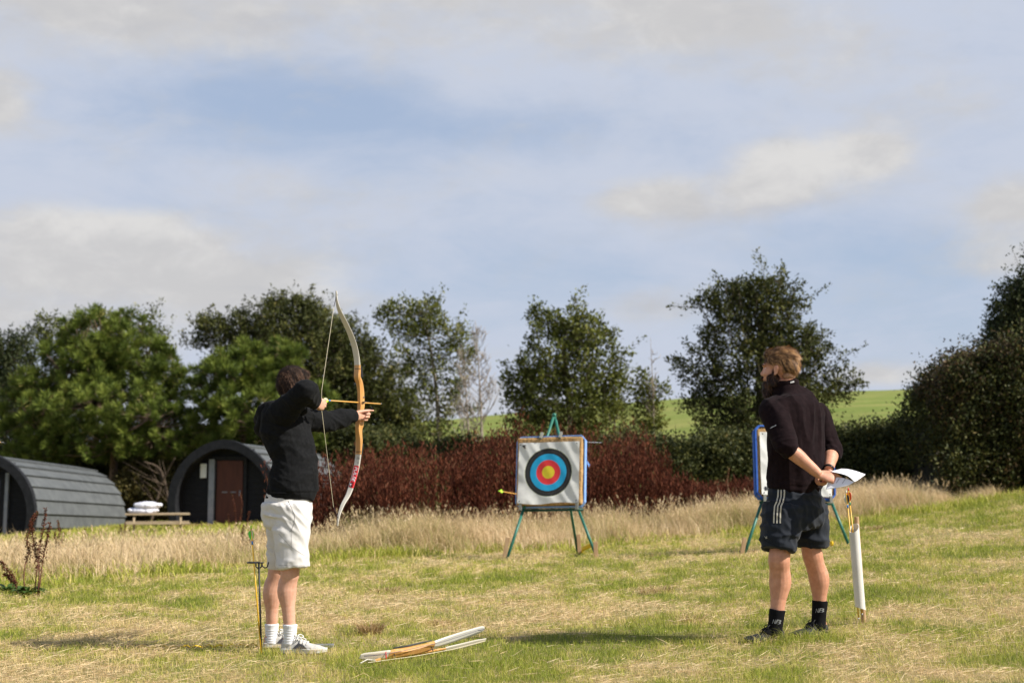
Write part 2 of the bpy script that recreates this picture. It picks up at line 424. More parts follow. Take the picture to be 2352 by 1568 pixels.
# each blade's own hue: 0 straw .. 1 green
tint = np.clip(.42 + (gr - .5) * 1.05 + RS.normal(0, .25, n), 0, 1)
V, Fc, T = blades(base, h, .0025 * dist ** .9 * (.7 + .6 * RS.rand(n)), RS.rand(n) * 2 * pi, RS.rand(n) * .8, RS.rand(n) * .7, tint)
gm = leafmat('grass_blades', [(0, (.76, .58, .31)), (.26, (.66, .53, .21)), (.46, (.52, .49, .105)), (.70, (.36, .39, .052)), (1, (.19, .24, .032))], .7, .35, .2)
o = link(fast_mesh('grass', V, Fc, T), 'grass', gm, smooth=False); tag(o, 'short mown green and straw coloured grass covering the field', 'grass', kind='stuff')
# hay: cut stalks lying loose
n = 170000
x, y = scatter(n, 6.7, 26)
gr = green(x, y); windrow = fbm(x * .9 + y * .5, y * 3.2, 11, 4)
keep = RS.rand(n) < np.clip((.72 - gr) * 1.6 + (windrow - .5) * 1.3, .03, 1); x, y = x[keep], y[keep]; n = len(x); dist = y / 8.5
az_ = np.where(RS.rand(n) < .6, RS.normal(0.15, .5, n), RS.rand(n) * pi); Ls = (.03 + .13 * RS.rand(n) ** 3.0); up = RS.normal(.08, .16, n)
c = np.stack([x, y, gz(x, y) + .012 + .028 * RS.rand(n)], 1); d = np.stack([np.cos(az_), np.sin(az_), up], 1)
nn = rdir(n); V, Fc, T = leaves(c, d, nn, Ls, .0024 * dist * (.7 + .6 * RS.rand(n)), RS.rand(n))
haym = leafmat('hay_stalks', [(0, (.36, .22, .11)), (.35, (.68, .49, .27)), (1, (.84, .68, .43))], .7, .2, .2)
o = link(fast_mesh('hay', V, Fc, T), 'hay', haym, smooth=False); tag(o, 'loose pale cut hay lying on the mown grass', 'hay', kind='stuff')

# tall dry grass in a band beyond the mown field
EDGE = [(-14, 13.8), (-8.5, 14.6), (-5.6, 15.3), (-3.6, 17.2), (-2.5, 18.8), (-.9, 20.6), (.6, 21.8), (2.6, 22.8), (4.4, 23.6), (6.5, 25.2), (8.4, 27.0), (10.5, 28.6), (16, 30)]
ex = np.array([e[0] for e in EDGE]); ey = np.array([e[1] for e in EDGE])
def edge(x): return np.interp(x, ex, ey)
def tall(n, x0, x1, depth, hmin, hmax, wid, seed):
    x = x0 + (x1 - x0) * RS.rand(n); k = RS.rand(n) ** 1.25
    y = edge(x) + k * depth(x) + (fbm(x * .9, x * 0 + 3, seed, 3) - .5) * 2.6 + RS.normal(0, .28, n)
    den = fbm(x * 1.6, y * 1.1, 21, 3); keep = RS.rand(n) < np.clip((den - .27) * 3.2, .08, 1)
    x, y, k = x[keep], y[keep], k[keep]; n = len(x)
    h = (hmin + (hmax - hmin) * RS.rand(n)) * (.55 + .9 * fbm(x * 1.3, y * 1.3, 31, 3)) * np.clip(.5 + k * 3.5, .5, 1) * np.where(x < -2.5, .66, 1.0) * np.where(x > 7.5, .7, 1.0)
    b = np.stack([x, y, gz(x, y) - .01], 1)
    t = np.clip(fbm(x * .8, y * .8, 41, 3) * 1.2 - .2 + RS.normal(0, .2, n), 0, 1)
    az = np.where(RS.rand(n) < .35, RS.normal(pi, .6, n), RS.rand(n) * 2 * pi)
    return blades(b, h, wid * (.5 + RS.rand(n)), az, RS.rand(n) * .55, RS.rand(n) ** 1.5 * .8, t)
V1, F1, T1 = tall(190000, -13, 13, lambda x: np.where(x < -2.5, 7.5, np.where(x < 6, 3.6, 2.6)), .30, .54, .0066, 51)
V2, F2, T2 = tall(46000, -13, 13, lambda x: np.where(x < -2.5, 8.0, 4.2), .40, .66, .0072, 52)
tm = leafmat('dry_grass', [(0, (.36, .35, .12)), (.14, (.54, .43, .22)), (.5, (.70, .54, .33)), (1, (.84, .69, .46))], .7, .35, .2)
o = link(fast_mesh('tall_grass', np.concatenate([V1, V2]), np.concatenate([F1, F2 + len(V1)]), np.concatenate([T1, T2])), 'tall_grass', tm, smooth=False)
tag(o, 'long dry buff grass in a band behind the mown field', 'tall grass', kind='stuff')
# seed heads that stand above the rest
n = 2600
x = -13 + 26 * RS.rand(n); y = edge(x) + .2 + 4 * RS.rand(n) ** 1.5; h = (.38 + .30 * RS.rand(n)) * np.where(x < -2.5, .70, 1.0) * np.where(x > 7.5, .7, 1); az = RS.rand(n) * 2 * pi; ln = .15 + .35 * RS.rand(n)
V, Fc, T = blades(np.stack([x, y, gz(x, y)], 1), h, np.full(n, .005), az, ln, ln * .6, np.clip(RS.normal(.6, .2, n), 0, 1))
k = np.repeat(np.arange(n), 9); t = .78 + .3 * RS.rand(len(k)); sx_ = np.cos(az[k]) * h[k]; sy_ = np.sin(az[k]) * h[k]
cc = np.stack([x[k] + sx_ * (ln[k] * .45 * t + ln[k] * .9 * (t - .4) * (t > .55)), y[k] + sy_ * (ln[k] * .45 * t + ln[k] * .9 * (t - .4)), gz(x, y)[k] + h[k] * t * (1 - ln[k] * .25)], 1) + RS.normal(0, .006, (len(k), 3))
V2, F2, T2 = leaves(cc, np.stack([np.cos(az[k]) * .5, np.sin(az[k]) * .5, np.ones(len(k))], 1) + rdir(len(k)) * .4, rdir(len(k)), .05, .011, np.clip(RS.normal(.45, .3, len(k)), .2, 1))
tri = np.concatenate([F2[:, [0, 1, 2]], F2[:, [0, 2, 3]]]) + len(V)
o = link(fast_mesh('seed_grass', np.concatenate([V, V2]), np.concatenate([Fc, tri]), np.concatenate([T, T2])), 'seed_grass', tm, smooth=False); tag(o, 'bent flowering grass stalks standing above the dry grass', 'seed grass', kind='stuff')
# greener rough growth at its feet
n = 42000
x = -13 + 26 * RS.rand(n); y = edge(x) - 1.5 + 3.0 * RS.rand(n) + (fbm(x * .7, x * 0, 61, 3) - .5) * 1.5
keep = RS.rand(n) < np.clip((fbm(x * 1.1, y * 1.1, 62, 3) - .38) * 4, 0, 1) * (1.0 - .35 * (x > -1)); x, y = x[keep], y[keep]; n = len(x)
V, Fc, T = blades(np.stack([x, y, gz(x, y)], 1), .08 + .14 * RS.rand(n), .011 * (.5 + RS.rand(n)), RS.rand(n) * 2 * pi, RS.rand(n) * .8, RS.rand(n) * .7, np.clip(RS.normal(.68, .22, n), 0, 1))
o = link(fast_mesh('rough_grass', V, Fc, T), 'rough_grass', gm, smooth=False); tag(o, 'bright green rough grass along the foot of the dry grass', 'rough grass', kind='stuff')
# green grass round the pods
n = 60000
x = -26 + 26 * RS.rand(n); y = 23 + 26 * RS.rand(n)
V, Fc, T = blades(np.stack([x, y, gz(x, y)], 1), .10 + .16 * RS.rand(n), .03 * (.5 + RS.rand(n)), RS.rand(n) * 2 * pi, RS.rand(n) * .8, RS.rand(n) * .7, np.clip(RS.normal(.6, .22, n), 0, 1))
o = link(fast_mesh('meadow_grass', V, Fc, T), 'meadow_grass', gm, smooth=False); tag(o, 'green meadow grass round the camping pods', 'meadow grass', kind='stuff')

# rust coloured dock thicket: stems crowded with seed
def dock(n, x0, x1, yf, depth, h0, h1, per=34, wid=.04):
    x = x0 + (x1 - x0) * RS.rand(n); y = yf(x) + depth * RS.rand(n)
    hh = (h0 + (h1 - h0) * RS.rand(n)) * (.50 + 1.0 * fbm(x * .9, y * .25, 71, 4)) * (1 - .50 * sstep(2.2, 3.4, x)) * (1 - .25 * sstep(-2.8, -3.8, x))
    zb = gz(x, y)
    b = np.stack([x, y, zb], 1); az = RS.rand(n) * 2 * pi; ln = RS.rand(n) * .22
    V, Fc, T = blades(b, hh, np.full(n, .012), az, ln, np.zeros(n), np.full(n, .3))
    k = np.repeat(np.arange(n), per); t = RS.rand(len(k)); t = .12 + .88 * t ** .8
    off = rdir(len(k)) * (.03 + .10 * (1 - t))[:, None]
    c = np.stack([x[k] + np.cos(az[k]) * ln[k] * hh[k] * t, y[k] + np.sin(az[k]) * ln[k] * hh[k] * t, zb[k] + hh[k] * t], 1) + off
    d = rdir(len(k)) * .8 + np.array([0, 0, 1.3]); hue = np.clip(fbm(x * .8, y * .8, 73, 3)[k] + RS.normal(0, .2, len(k)), 0, 1)
    V2, F2, T2 = leaves(c, d, rdir(len(k)), wid * (1.5 + 1.2 * RS.rand(len(k))), wid * .45, hue)
    return V, Fc, T, V2, F2, T2
dm = leafmat('dock_seed', [(0, (.028, .010, .007)), (.4, (.080, .023, .013)), (.72, (.15, .048, .024)), (.92, (.17, .085, .05)), (1, (.07, .09, .025))], .8, .15, .1)
V, Fc, T, V2, F2, T2 = dock(3400, -3.6, 5.6, lambda x: edge(x) + 2.4 + np.where(x < -2, 1.5, 0), 3.2, 1.0, 1.75)
tri = np.concatenate([F2[:, [0, 1, 2]], F2[:, [0, 2, 3]]]) + len(V)
o = link(fast_mesh('dock_thicket', np.concatenate([V, V2]), np.concatenate([Fc, tri]), np.concatenate([T, T2])), 'dock_thicket', dm, smooth=False)
tag(o, 'dense rust red dock thicket behind the dry grass', 'thicket', kind='stuff')
# ================================================================ trees
bark = mat('bark', (.10, .075, .05), .9, (.17, .14, .10), 9, bump=.02, bscale=30)
bark_pale = mat('bark_pale', (.25, .20, .15), .9, (.36, .31, .25), 9, bump=.01, bscale=30)
GR = {}
def greens(key, a, b, c, d=None):
    GR[key] = leafmat('leaf_' + key, [(0, a), (.4, b), (.8, c), (1, d or c)], .62, .20, .18); return GR[key]
greens('oak', (.020, .026, .009), (.062, .072, .018), (.15, .15, .040), (.24, .20, .06))
greens('olive', (.040, .050, .012), (.10, .115, .024), (.19, .20, .040), (.28, .25, .07))
greens('dark', (.018, .026, .012), (.036, .050, .020), (.070, .080, .028), (.12, .12, .04))
greens('pine', (.030, .047, .012), (.10, .14, .024), (.23, .275, .048), (.34, .30, .09))
greens('hedge', (.018, .024, .008), (.055, .064, .016), (.13, .125, .034), (.21, .16, .06))
greens('bracken', (.04, .035, .012), (.09, .08, .022), (.17, .13, .04), (.24, .15, .06))
greens('russet', (.03, .025, .012), (.07, .055, .025), (.15, .095, .045), (.22, .13, .07))

def px2(Y): return Y / F
def tree(name, label, Y, root, trunk, blobs, leafkey, nspr=420, per=34, leaf=.11, spr=(.35, .8), barkm=None, trunk_r=.13, group='trees beyond the field', cat='tree', bias=.42, up=.9, mid=True, dz=.8, limbs=2, shoots=()):
    """trunk: list of (px, py) from base to top; blobs: (px, py, rx, ry[, depth shift]) hold the crown"""
    k = Y / F
    b0 = P(trunk[0][0], trunk[0][1], Y); b0.z = G(b0.x, Y) - .1
    th = thing(name, label, cat, (b0.x, b0.y, b0.z), group)
    T = [b0] + [P(a, b, Y) for a, b in trunk[1:]]
    mb = MB(); n = len(T)
    mb.tube(T, [trunk_r * (1 - .8 * i / (n - 1)) for i in range(n)], 8, smooth=4)
    nodes = []
    for i in range(n - 1):
        for q in range(6): nodes.append((T[i].lerp(T[i + 1], q / 6), trunk_r * (1 - .8 * (i + q / 6) / (n - 1))))
    nodes = nodes[4:] or nodes
    areas = np.array([b[2] * b[3] for b in blobs], float); areas /= areas.sum()
    C = []; D = []
    for bi, bl in enumerate(blobs):
        cx, cy, rx, ry = bl[:4]; dy = bl[4] if len(bl) > 4 else 0
        c = P(cx, cy, Y + dy); R = np.array([rx * k, max(rx, ry) * k * dz, ry * k])
        for _ in range(limbs):
            tgt = c + Vector((RS.normal() * R[0] * .4, RS.normal() * R[1] * .4, RS.normal() * R[2] * .3))
            cand = [q for q in nodes if q[0].z < tgt.z + .1] or nodes
            st = min(cand, key=lambda q: (q[0] - tgt).length + abs(q[0].z - tgt.z) * .3)
            m_ = st[0].lerp(tgt, .5) + Vector((0, 0, -.08 * (tgt - st[0]).length)) + Vector(RS.normal(size=3) * .1)
            r0 = min(st[1] * .7, .07); mb.tube([st[0], m_, tgt], [r0, r0 * .6, r0 * .25], 5, smooth=3)
            for q in range(1, 7): nodes.append((st[0].lerp(m_, q / 3) if q < 3 else m_.lerp(tgt, (q - 3) / 3), r0 * .5))
        ns = int(nspr * areas[bi]) + 2
        d = rdir(ns); r = RS.rand(ns) ** bias; c_ = np.array(c) + d * r[:, None] * R
        C.append(c_); D.append(d * r[:, None])
    C = np.concatenate(C); D = np.concatenate(D)
    ok = C[:, 2] > gz(C[:, 0], C[:, 1]) + .1; C, D = C[ok], D[ok]
    NN = np.array([list(q[0]) for q in nodes])
    nsh = 0
    cx0 = sum(b[0] * b[2] * b[3] for b in blobs) / sum(b[2] * b[3] for b in blobs); cy0 = sum(b[1] * b[2] * b[3] for b in blobs) / sum(b[2] * b[3] for b in blobs)
    SC, SD, SL = [], [], []
    for (tx_, ty_) in shoots:
        l_ = math.hypot(tx_ - cx0, ty_ - cy0); q_ = (34 + 26 * RS.rand()) * 30 / 36 * (36 / Y) ** .5 * 1.35; dy_ = RS.normal(0, .5)
        tip = P(tx_, ty_, Y + dy_); st_ = P(tx_ + (cx0 - tx_) / l_ * q_ * .75, ty_ + (cy0 - ty_) / l_ * q_ * .75 + q_ * .45, Y + dy_ * .6)
        SC.append(list(st_)); d_ = np.array(tip - st_); SL.append(np.linalg.norm(d_)); SD.append(d_ / SL[-1])
        for e_ in range(2):
            b_ = .25 + .4 * RS.rand(); SC.append(list(np.array(st_) + d_ * b_)); v_ = SD[-1 - e_] + RS.normal(0, .45, 3); v_ /= np.linalg.norm(v_); SD.append(v_); SL.append(np.linalg.norm(d_) * .38)
    if SC: C = np.concatenate([C, np.array(SC)]); D = np.concatenate([D, np.array(SD) * .5]); nsh = len(SC)
    ns = len(C); dirs = D * .75 + np.array([0, 0, up]) * (.35 + .6 * RS.rand(ns))[:, None] + RS.normal(0, .35, (ns, 3)); dirs /= np.linalg.norm(dirs, axis=1, keepdims=True)
    rad_ = np.linalg.norm(D, axis=1); outer = (rad_ > .8) & (dirs[:, 2] > .1) & (RS.rand(ns) < .5)
    Ls = spr[0] + (spr[1] - spr[0]) * RS.rand(ns) ** 1.6
    Ls = np.where(outer, Ls * (1.2 + .7 * RS.rand(ns)), Ls)
    if nsh: dirs[-nsh:] = np.array(SD); Ls[-nsh:] = SL
    for i in range(ns):
        if i % 3 == 0:
            j = np.argmin(((NN - C[i]) ** 2).sum(1) + (NN[:, 2] > C[i][2]) * .6)
            mb.tube([NN[j], (NN[j] + C[i]) / 2 + RS.normal(0, .06, 3), C[i]], [.022, .014, .008], 3)
        mb.tube([C[i], C[i] + dirs[i] * Ls[i] * .9], [.008, .003], 3, cap=False)
    mb.build('trunk', barkm or bark, th, smooth=True)
    kk = np.repeat(np.arange(ns), per); t = RS.rand(len(kk)) ** .9; m_ = len(kk)
    spread_ = (.15 * (1 - .8 * t) + .015) * leaf / .11
    c = C[kk] + dirs[kk] * (Ls[kk] * t)[:, None] + RS.normal(0, 1, (m_, 3)) * spread_[:, None]
    ld = dirs[kk] * .7 + rdir(m_) * .8; nn = rdir(m_) * .8 + np.array([0, 0, .9])
    clump = RS.rand(ns)[kk]
    tint = np.clip(.02 + .40 * clump + .55 * (fbm(c[:, 0] * .9 + c[:, 1] * .7, c[:, 2] * 1.1, 91, 3) - .25) + RS.normal(0, .15, m_) + .12 * t, 0, 1)
    V, Fc, Tt = leaves(c, ld, nn, leaf * (.7 + .6 * RS.rand(m_)), leaf * .55, tint)
    link(fast_mesh('crown', V, Fc, Tt), 'crown', GR[leafkey], th, smooth=False)
    return th

def pine(name, label, Y, trunk, blobs, npuff=700, per=80, group='trees beyond the field', nl=.26, dz=.8):
    k = Y / F; b0 = P(trunk[0][0], trunk[0][1], Y); b0.z = G(b0.x, Y) - .1
    th = thing(name, label, 'tree', (b0.x, b0.y, b0.z), group)
    T = [b0] + [P(a, b, Y) for a, b in trunk[1:]]; mb = MB(); n = len(T)
    mb.tube(T, [.2 * (1 - .75 * i / (n - 1)) for i in range(n)], 8, smooth=4)
    nodes = [(T[i].lerp(T[i + 1], q / 6)) for i in range(n - 1) for q in range(6)]
    areas = np.array([b[2] * b[3] for b in blobs], float); areas /= areas.sum(); C = []; D = []
    for bi, bl in enumerate(blobs):
        cx, cy, rx, ry = bl[:4]; dy = bl[4] if len(bl) > 4 else 0
        c = P(cx, cy, Y + dy); R = np.array([rx * k, max(rx, ry) * k * dz, ry * k])
        for _ in range(2):
            tgt = c + Vector(RS.normal(size=3) * R * .3); st = min(nodes, key=lambda q: (q - tgt).length)
            m_ = st.lerp(tgt, .5) + Vector((0, 0, -.2)); mb.tube([st, m_, tgt], [.08, .055, .03], 5, smooth=3)
            nodes += [m_, tgt, m_.lerp(tgt, .5), st.lerp(m_, .6)]
        ns = int(npuff * areas[bi]) + 3; d = rdir(ns); d[:, 1] = np.where(RS.rand(ns) < .7, -np.abs(d[:, 1]), d[:, 1])
        r = np.where(RS.rand(ns) < .8, .80 + .42 * RS.rand(ns) ** 1.5, RS.rand(ns) ** .5); C.append(np.array(c) + d * r[:, None] * R); D.append(d)
    C = np.concatenate(C); D = np.concatenate(D); ns = len(C); NN = np.array([list(q) for q in nodes])
    ax = D * .55 + np.array([0, -.1, .75]) + RS.normal(0, .25, (ns, 3)); ax /= np.linalg.norm(ax, axis=1, keepdims=True)
    for i in range(ns):
        j = np.argmin(((NN - C[i]) ** 2).sum(1)); mb.tube([NN[j], (NN[j] + C[i]) / 2 - np.array([0, 0, .08]), C[i]], [.035, .022, .012], 3)
    mb.build('trunk', mat('pine_bark', (.13, .085, .055), .9, (.22, .155, .11), 8, bump=.02, bscale=20), th, smooth=True)
    size = (.75 + .6 * RS.rand(ns))
    kk = np.repeat(np.arange(ns), per); m_ = len(kk); t = RS.rand(m_)
    # each shoot end carries a brush of needles that all spring from its last few centimetres
    rd = rdir(m_); lat = rd - ax[kk] * (rd * ax[kk]).sum(1, keepdims=True)
    c = C[kk] + ax[kk] * (t * .20 * size[kk])[:, None] + lat * .02
    nd = ax[kk] * (.15 + 1.0 * t)[:, None] + lat * 1.05
    tint = np.clip(.18 + .40 * RS.rand(ns)[kk] + .30 * (t - .3) + RS.normal(0, .10, m_), 0, 1)
    brown = RS.rand(m_) < .05 + .30 * (RS.rand(ns) < .10)[kk]; tint = np.where(brown & (t < .5), 1.0, tint)
    V, Fc, Tt = leaves(c, nd, rdir(m_), nl * (.75 + .5 * RS.rand(m_)) * size[kk], .026, tint)
    link(fast_mesh('crown', V, Fc, Tt), 'crown', GR['pine'], th, smooth=False)
    return th

def bare(name, label, Y, base, top, spread_, n=60, group='trees beyond the field', twigs=5, r=.05):
    b0 = P(base[0], base[1], Y); b0.z = G(b0.x, Y) - .1; th = thing(name, label, 'tree', b0, group); t1 = P(top[0], top[1], Y); mb = MB()
    H = t1 - b0; m_ = b0.lerp(t1, .5) + Vector((.1, 0, 0)); mb.tube([b0, m_, t1], [r, r * .6, r * .12], 6, smooth=4)
    for i in range(n):
        f = .12 + .8 * RS.rand(); s_ = b0 + H * f; a = RS.rand() * 2 * pi
        rr = spread_ * (.35 + .75 * RS.rand()) * (1.15 - f)
        e = s_ + Vector((cos(a) * rr, sin(a) * rr * .7, rr * (.9 + .9 * RS.rand()))); mm = s_.lerp(e, .5) + Vector((cos(a), sin(a) * .7, -.3)) * rr * .15
        mb.tube([s_, mm, e], [r * .42 * (1.1 - f), r * .22, .006], 4, smooth=3)
        for q in range(twigs):
            g_ = .3 + .65 * RS.rand(); s2 = s_.lerp(e, g_) if g_ > .5 else s_.lerp(mm, g_ * 2); e2 = s2 + Vector((RS.normal() * .22, RS.normal() * .2, .18 + .3 * RS.rand())) * (rr * .9 + .25)
            mb.tube([s2, s2.lerp(e2, .5) + Vector(RS.normal(size=3) * .03), e2], [.013, .009, .004], 3)
    mb.build('trunk', bark_pale, th, smooth=True)
    return th

# left group
tree('dark_tree', 'dark leafy tree at the far left edge behind the left pine', 60, 0, [(-20, 1130), (-10, 950), (10, 850)], [(0, 900, 80, 110), (30, 830, 40, 50), (-60, 850, 60, 70), (40, 1000, 70, 120)], 'dark', 560, 40, .15, shoots=[(5, 778), (55, 778), (30, 790), (70, 800)])
tree('hidden_oak', 'thin leafy tree whose top twigs rise over the big left pine', 62, 0, [(250, 1130), (240, 900), (240, 770)], [(130, 800, 55, 50), (240, 780, 90, 55), (340, 790, 45, 50), (110, 760, 18, 25), (350, 745, 16, 22), (240, 900, 160, 100)], 'olive', 560, 30, .14, shoots=[(92, 722), (85, 758), (222, 710), (292, 717), (337, 724), (366, 751), (362, 775), (130, 735), (255, 722), (352, 740)])
pine('pine_tree', 'broad bright green pine behind the left camping pod', 54, [(250, 1150), (262, 1050), (250, 900), (240, 780)],
     [(240, 790, 95, 62), (190, 860, 95, 70, -.4), (320, 860, 90, 75), (130, 900, 70, 60), (380, 900, 70, 80), (240, 950, 150, 60, -1.2), (130, 990, 90, 45, -.8), (360, 1000, 110, 55, -1.0), (250, 1020, 130, 40, -1.0), (90, 1050, 60, 30, -.6), (60, 950, 50, 60)], 900, 120)
pine('pine_tree', 'shorter yellowish pine behind the right camping pod', 53, [(560, 1150), (565, 1000), (580, 870)],
     [(570, 850, 75, 50), (520, 900, 70, 60, -.5), (640, 860, 60, 60), (660, 930, 70, 60, -.5), (580, 960, 90, 50, -1), (490, 980, 70, 50), (720, 930, 40, 50), (510, 870, 50, 45), (600, 1020, 120, 45), (690, 1010, 50, 40)], 560, 120)
tree('oak_tree', 'large dark rounded tree rising above the right pine', 60, 0, [(720, 1150), (700, 1000), (690, 850), (680, 760)],
     [(660, 760, 110, 62), (560, 790, 90, 50), (760, 810, 90, 75), (830, 870, 80, 80), (700, 870, 150, 100), (880, 940, 70, 70), (800, 960, 110, 80), (930, 990, 45, 50), (500, 780, 45, 30), (480, 745, 14, 12), (700, 705, 18, 18), (630, 710, 20, 18), (870, 1020, 90, 50)], 'oak', 1800, 40, .14, (.4, .95), trunk_r=.25, shoots=[(612, 683), (687, 688), (477, 731), (412, 763), (458, 744), (540, 715), (735, 705), (790, 740), (860, 775), (905, 840), (940, 900), (975, 960), (650, 695)])
tree('ash_tree', 'slender open crowned tree with sky showing through between the big oak and the bare tree', 50, 0, [(1012, 1140), (1008, 1000), (1000, 880), (985, 780), (965, 710)],
     [(965, 725, 48, 30), (915, 722, 38, 12), (1000, 770, 60, 35), (945, 770, 45, 22), (1040, 800, 35, 30), (980, 830, 55, 25), (1050, 840, 30, 18), (940, 850, 30, 14), (1000, 900, 60, 26), (960, 930, 40, 22), (1040, 940, 40, 24), (900, 735, 26, 8), (1020, 990, 50, 22)], 'olive', 230, 30, .13, (.3, .7), barkm=bark_pale, trunk_r=.10, dz=.6, limbs=1, shoots=[(865, 712), (942, 690), (1002, 697), (1026, 714), (1057, 744), (1088, 802), (915, 785), (880, 725), (925, 850), (1078, 850), (962, 695)])
bare('bare_tree', 'leafless pale twiggy tree right of the slender tree', 46, (1105, 1110), (1092, 735), 1.35, 60)
bare('bare_sapling', 'leafless sapling leaning beside the twiggy bare tree', 46.5, (1078, 1110), (1060, 790), .9, 26)
tree('hawthorn_tree', 'bushy green tree directly behind the left archery target', 42, 0, [(1310, 1130), (1312, 1000), (1300, 860), (1290, 770)],
     [(1262, 738, 26, 28), (1300, 790, 80, 50), (1350, 780, 50, 40), (1330, 860, 95, 70), (1270, 850, 60, 50), (1380, 900, 60, 60), (1230, 900, 55, 45), (1200, 880, 30, 30), (1300, 950, 120, 60), (1210, 960, 50, 40), (1400, 960, 45, 50), (1320, 1020, 120, 40), (1240, 722, 12, 14), (1330, 730, 12, 18), (1395, 770, 16, 14)], 'olive', 520, 34, .12, (.3, .75), trunk_r=.14, shoots=[(1228, 698), (1318, 690), (1339, 714), (1368, 727), (1416, 751), (1423, 796), (1440, 871), (1207, 765), (1192, 816), (1158, 850), (1156, 902), (1262, 712), (1290, 735), (1452, 930)])
bare('young_tree', 'thin young tree with bare top left of the big hedge tree', 40, (1492, 1110), (1494, 775), .42, 24, twigs=3, r=.035)
tree('sapling', 'small sparse sapling leaves low on the thin bare topped stem', 40.2, 0, [(1488, 1110), (1486, 1000), (1485, 920)], [(1485, 935, 26, 32), (1505, 900, 18, 16), (1470, 880, 14, 14), (1490, 985, 22, 24)], 'olive', 70, 26, .11, (.2, .5), trunk_r=.035, dz=.8)
tree('hedge_tree', 'large spiky dark green tree behind the standing instructor', 36, 0, [(1755, 1130), (1750, 1000), (1745, 880), (1750, 760), (1775, 690)],
     [(1745, 745, 66, 42), (1770, 695, 52, 42), (1690, 715, 55, 36), (1628, 708, 30, 18), (1805, 715, 30, 34), (1725, 675, 26, 26), (1790, 650, 11, 16), (1690, 690, 30, 28), (1640, 700, 24, 12), (1720, 680, 16, 22), (1700, 800, 85, 42), (1800, 790, 80, 55), (1640, 760, 26, 16), (1850, 850, 62, 50), (1745, 860, 110, 55), (1640, 860, 50, 34), (1590, 850, 26, 14), (1680, 930, 95, 55), (1880, 910, 55, 32), (1940, 890, 36, 12), (1620, 920, 34, 26), (1830, 930, 55, 45), (1680, 1000, 80, 45), (1780, 980, 70, 50), (1860, 800, 26, 24)], 'oak', 840, 36, .095, (.25, .7), trunk_r=.16, dz=.7, shoots=[(1601, 681), (1692, 639), (1721, 641), (1749, 636), (1794, 628), (1823, 678), (1836, 738), (1913, 789), (1924, 840), (1986, 873), (1551, 822), (1559, 862), (1586, 796), (1610, 753), (1621, 727), (1581, 924), (1640, 690), (1900, 760), (1960, 885), (1770, 645), (1670, 665)])
# right side mass
tree('dark_hawthorn', 'tall dark tree cut by the right edge above the clipped hedge', 30, 0, [(2380, 1110), (2370, 900), (2350, 740)],
     [(2360, 740, 55, 70), (2310, 770, 34, 28), (2340, 680, 22, 30), (2350, 850, 90, 70), (2295, 715, 18, 8), (2400, 700, 60, 90)], 'dark', 760, 40, .075, (.2, .55), trunk_r=.16, dz=1.0, shoots=[(2267, 709), (2269, 767), (2274, 745), (2311, 680), (2344, 650), (2325, 665), (2290, 700)])

def hedge(name, label, top, Y, depth, dens, key, leaf, spike=.3, group=None, zlow=None, front=None):
    """a thick hedge: top is a px outline (px, py) followed at its own depth"""
    th_x = P(top[0][0], top[0][1], Y).x; th = thing(name, label, 'hedge', (P(sum(t[0] for t in top) / len(top), 1100, Y).x, Y, G(P(sum(t[0] for t in top) / len(top), 1100, Y).x, Y)), group)
    tx = np.array([P(a, b, Y).x for a, b in top]); tz = np.array([P(a, b, Y).z for a, b in top])
    n = dens; x = tx[0] + (tx[-1] - tx[0]) * RS.rand(n); ztop = np.interp(x, tx, tz) + (fbm(x * 1.3, x * 0 + .5, 81, 3) - .5) * spike
    f = RS.rand(n)
    # front face, top face
    isf = RS.rand(n) < .62; zb = gz(x, Y - depth / 2)
    z = np.where(isf, zb + (ztop - zb) * RS.rand(n), ztop); y = np.where(isf, Y - depth / 2, Y + depth * (RS.rand(n) - .5))
    round_ = np.clip((z - ztop + .8) / .8, 0, 1) ** 2 * .6; y = np.where(isf, y + round_, y)
    y = y + (fbm(x * 1.1, z * 1.1, 83, 3) - .5) * 1.9 + RS.rand(n) * .25
    c = np.stack([x, y, z], 1)
    per = 26; kk = np.repeat(np.arange(n), per); m_ = len(kk); dirs = np.stack([RS.normal(0, .3, n), np.where(isf, -.6, -.1) + RS.normal(0, .2, n), .5 + .5 * RS.rand(n)], 1)
    Ls = .15 + spike * RS.rand(n) ** 2; t = RS.rand(m_)
    cc = c[kk] + dirs[kk] * (Ls[kk] * t)[:, None] + RS.normal(0, .10, (m_, 3))
    tint = np.clip(.1 + .55 * RS.rand(n)[kk] + RS.normal(0, .15, m_), 0, 1)
    V, Fc, Tt = leaves(cc, rdir(m_) + dirs[kk] * .7, rdir(m_) * .8 + np.array([0, -.3, .7]), leaf * (.7 + .6 * RS.rand(m_)), leaf * .6, tint)
    link(fast_mesh('foliage', V, Fc, Tt), 'foliage', GR[key], th, smooth=False)
    mb = MB()                       # the woody core
    rings = []
    for i in range(40):
        xx = tx[0] + .15 + (tx[-1] - tx[0] - .3) * i / 39; zt = float(np.interp(xx, tx, tz)) - .35; zb_ = G(xx, Y) - .1
        rings.append([(xx, Y - depth / 2 + .45, zb_), (xx, Y - depth / 2 + .75, (zb_ + zt) / 2 + .1), (xx, Y - depth / 4 + .4, zt), (xx, Y + depth / 3, zt), (xx, Y + depth / 2, zb_)])
    mb.loft(rings); mb.build('branches', mat('hedge_core', (.012, .014, .008), .95, (.03, .026, .016), 6, bump=.05, bscale=12), th)
    return th
hedge('clipped_hedge', 'massive dark hedge with a reddish sunlit top at the right edge', [(2118, 1070), (2124, 1005), (2130, 960), (2142, 925), (2170, 900), (2210, 870), (2255, 846), (2310, 820), (2380, 790), (2560, 745), (2900, 730), (3200, 760)], 29.5, 3.0, 12500, 'hedge', .075, .6)
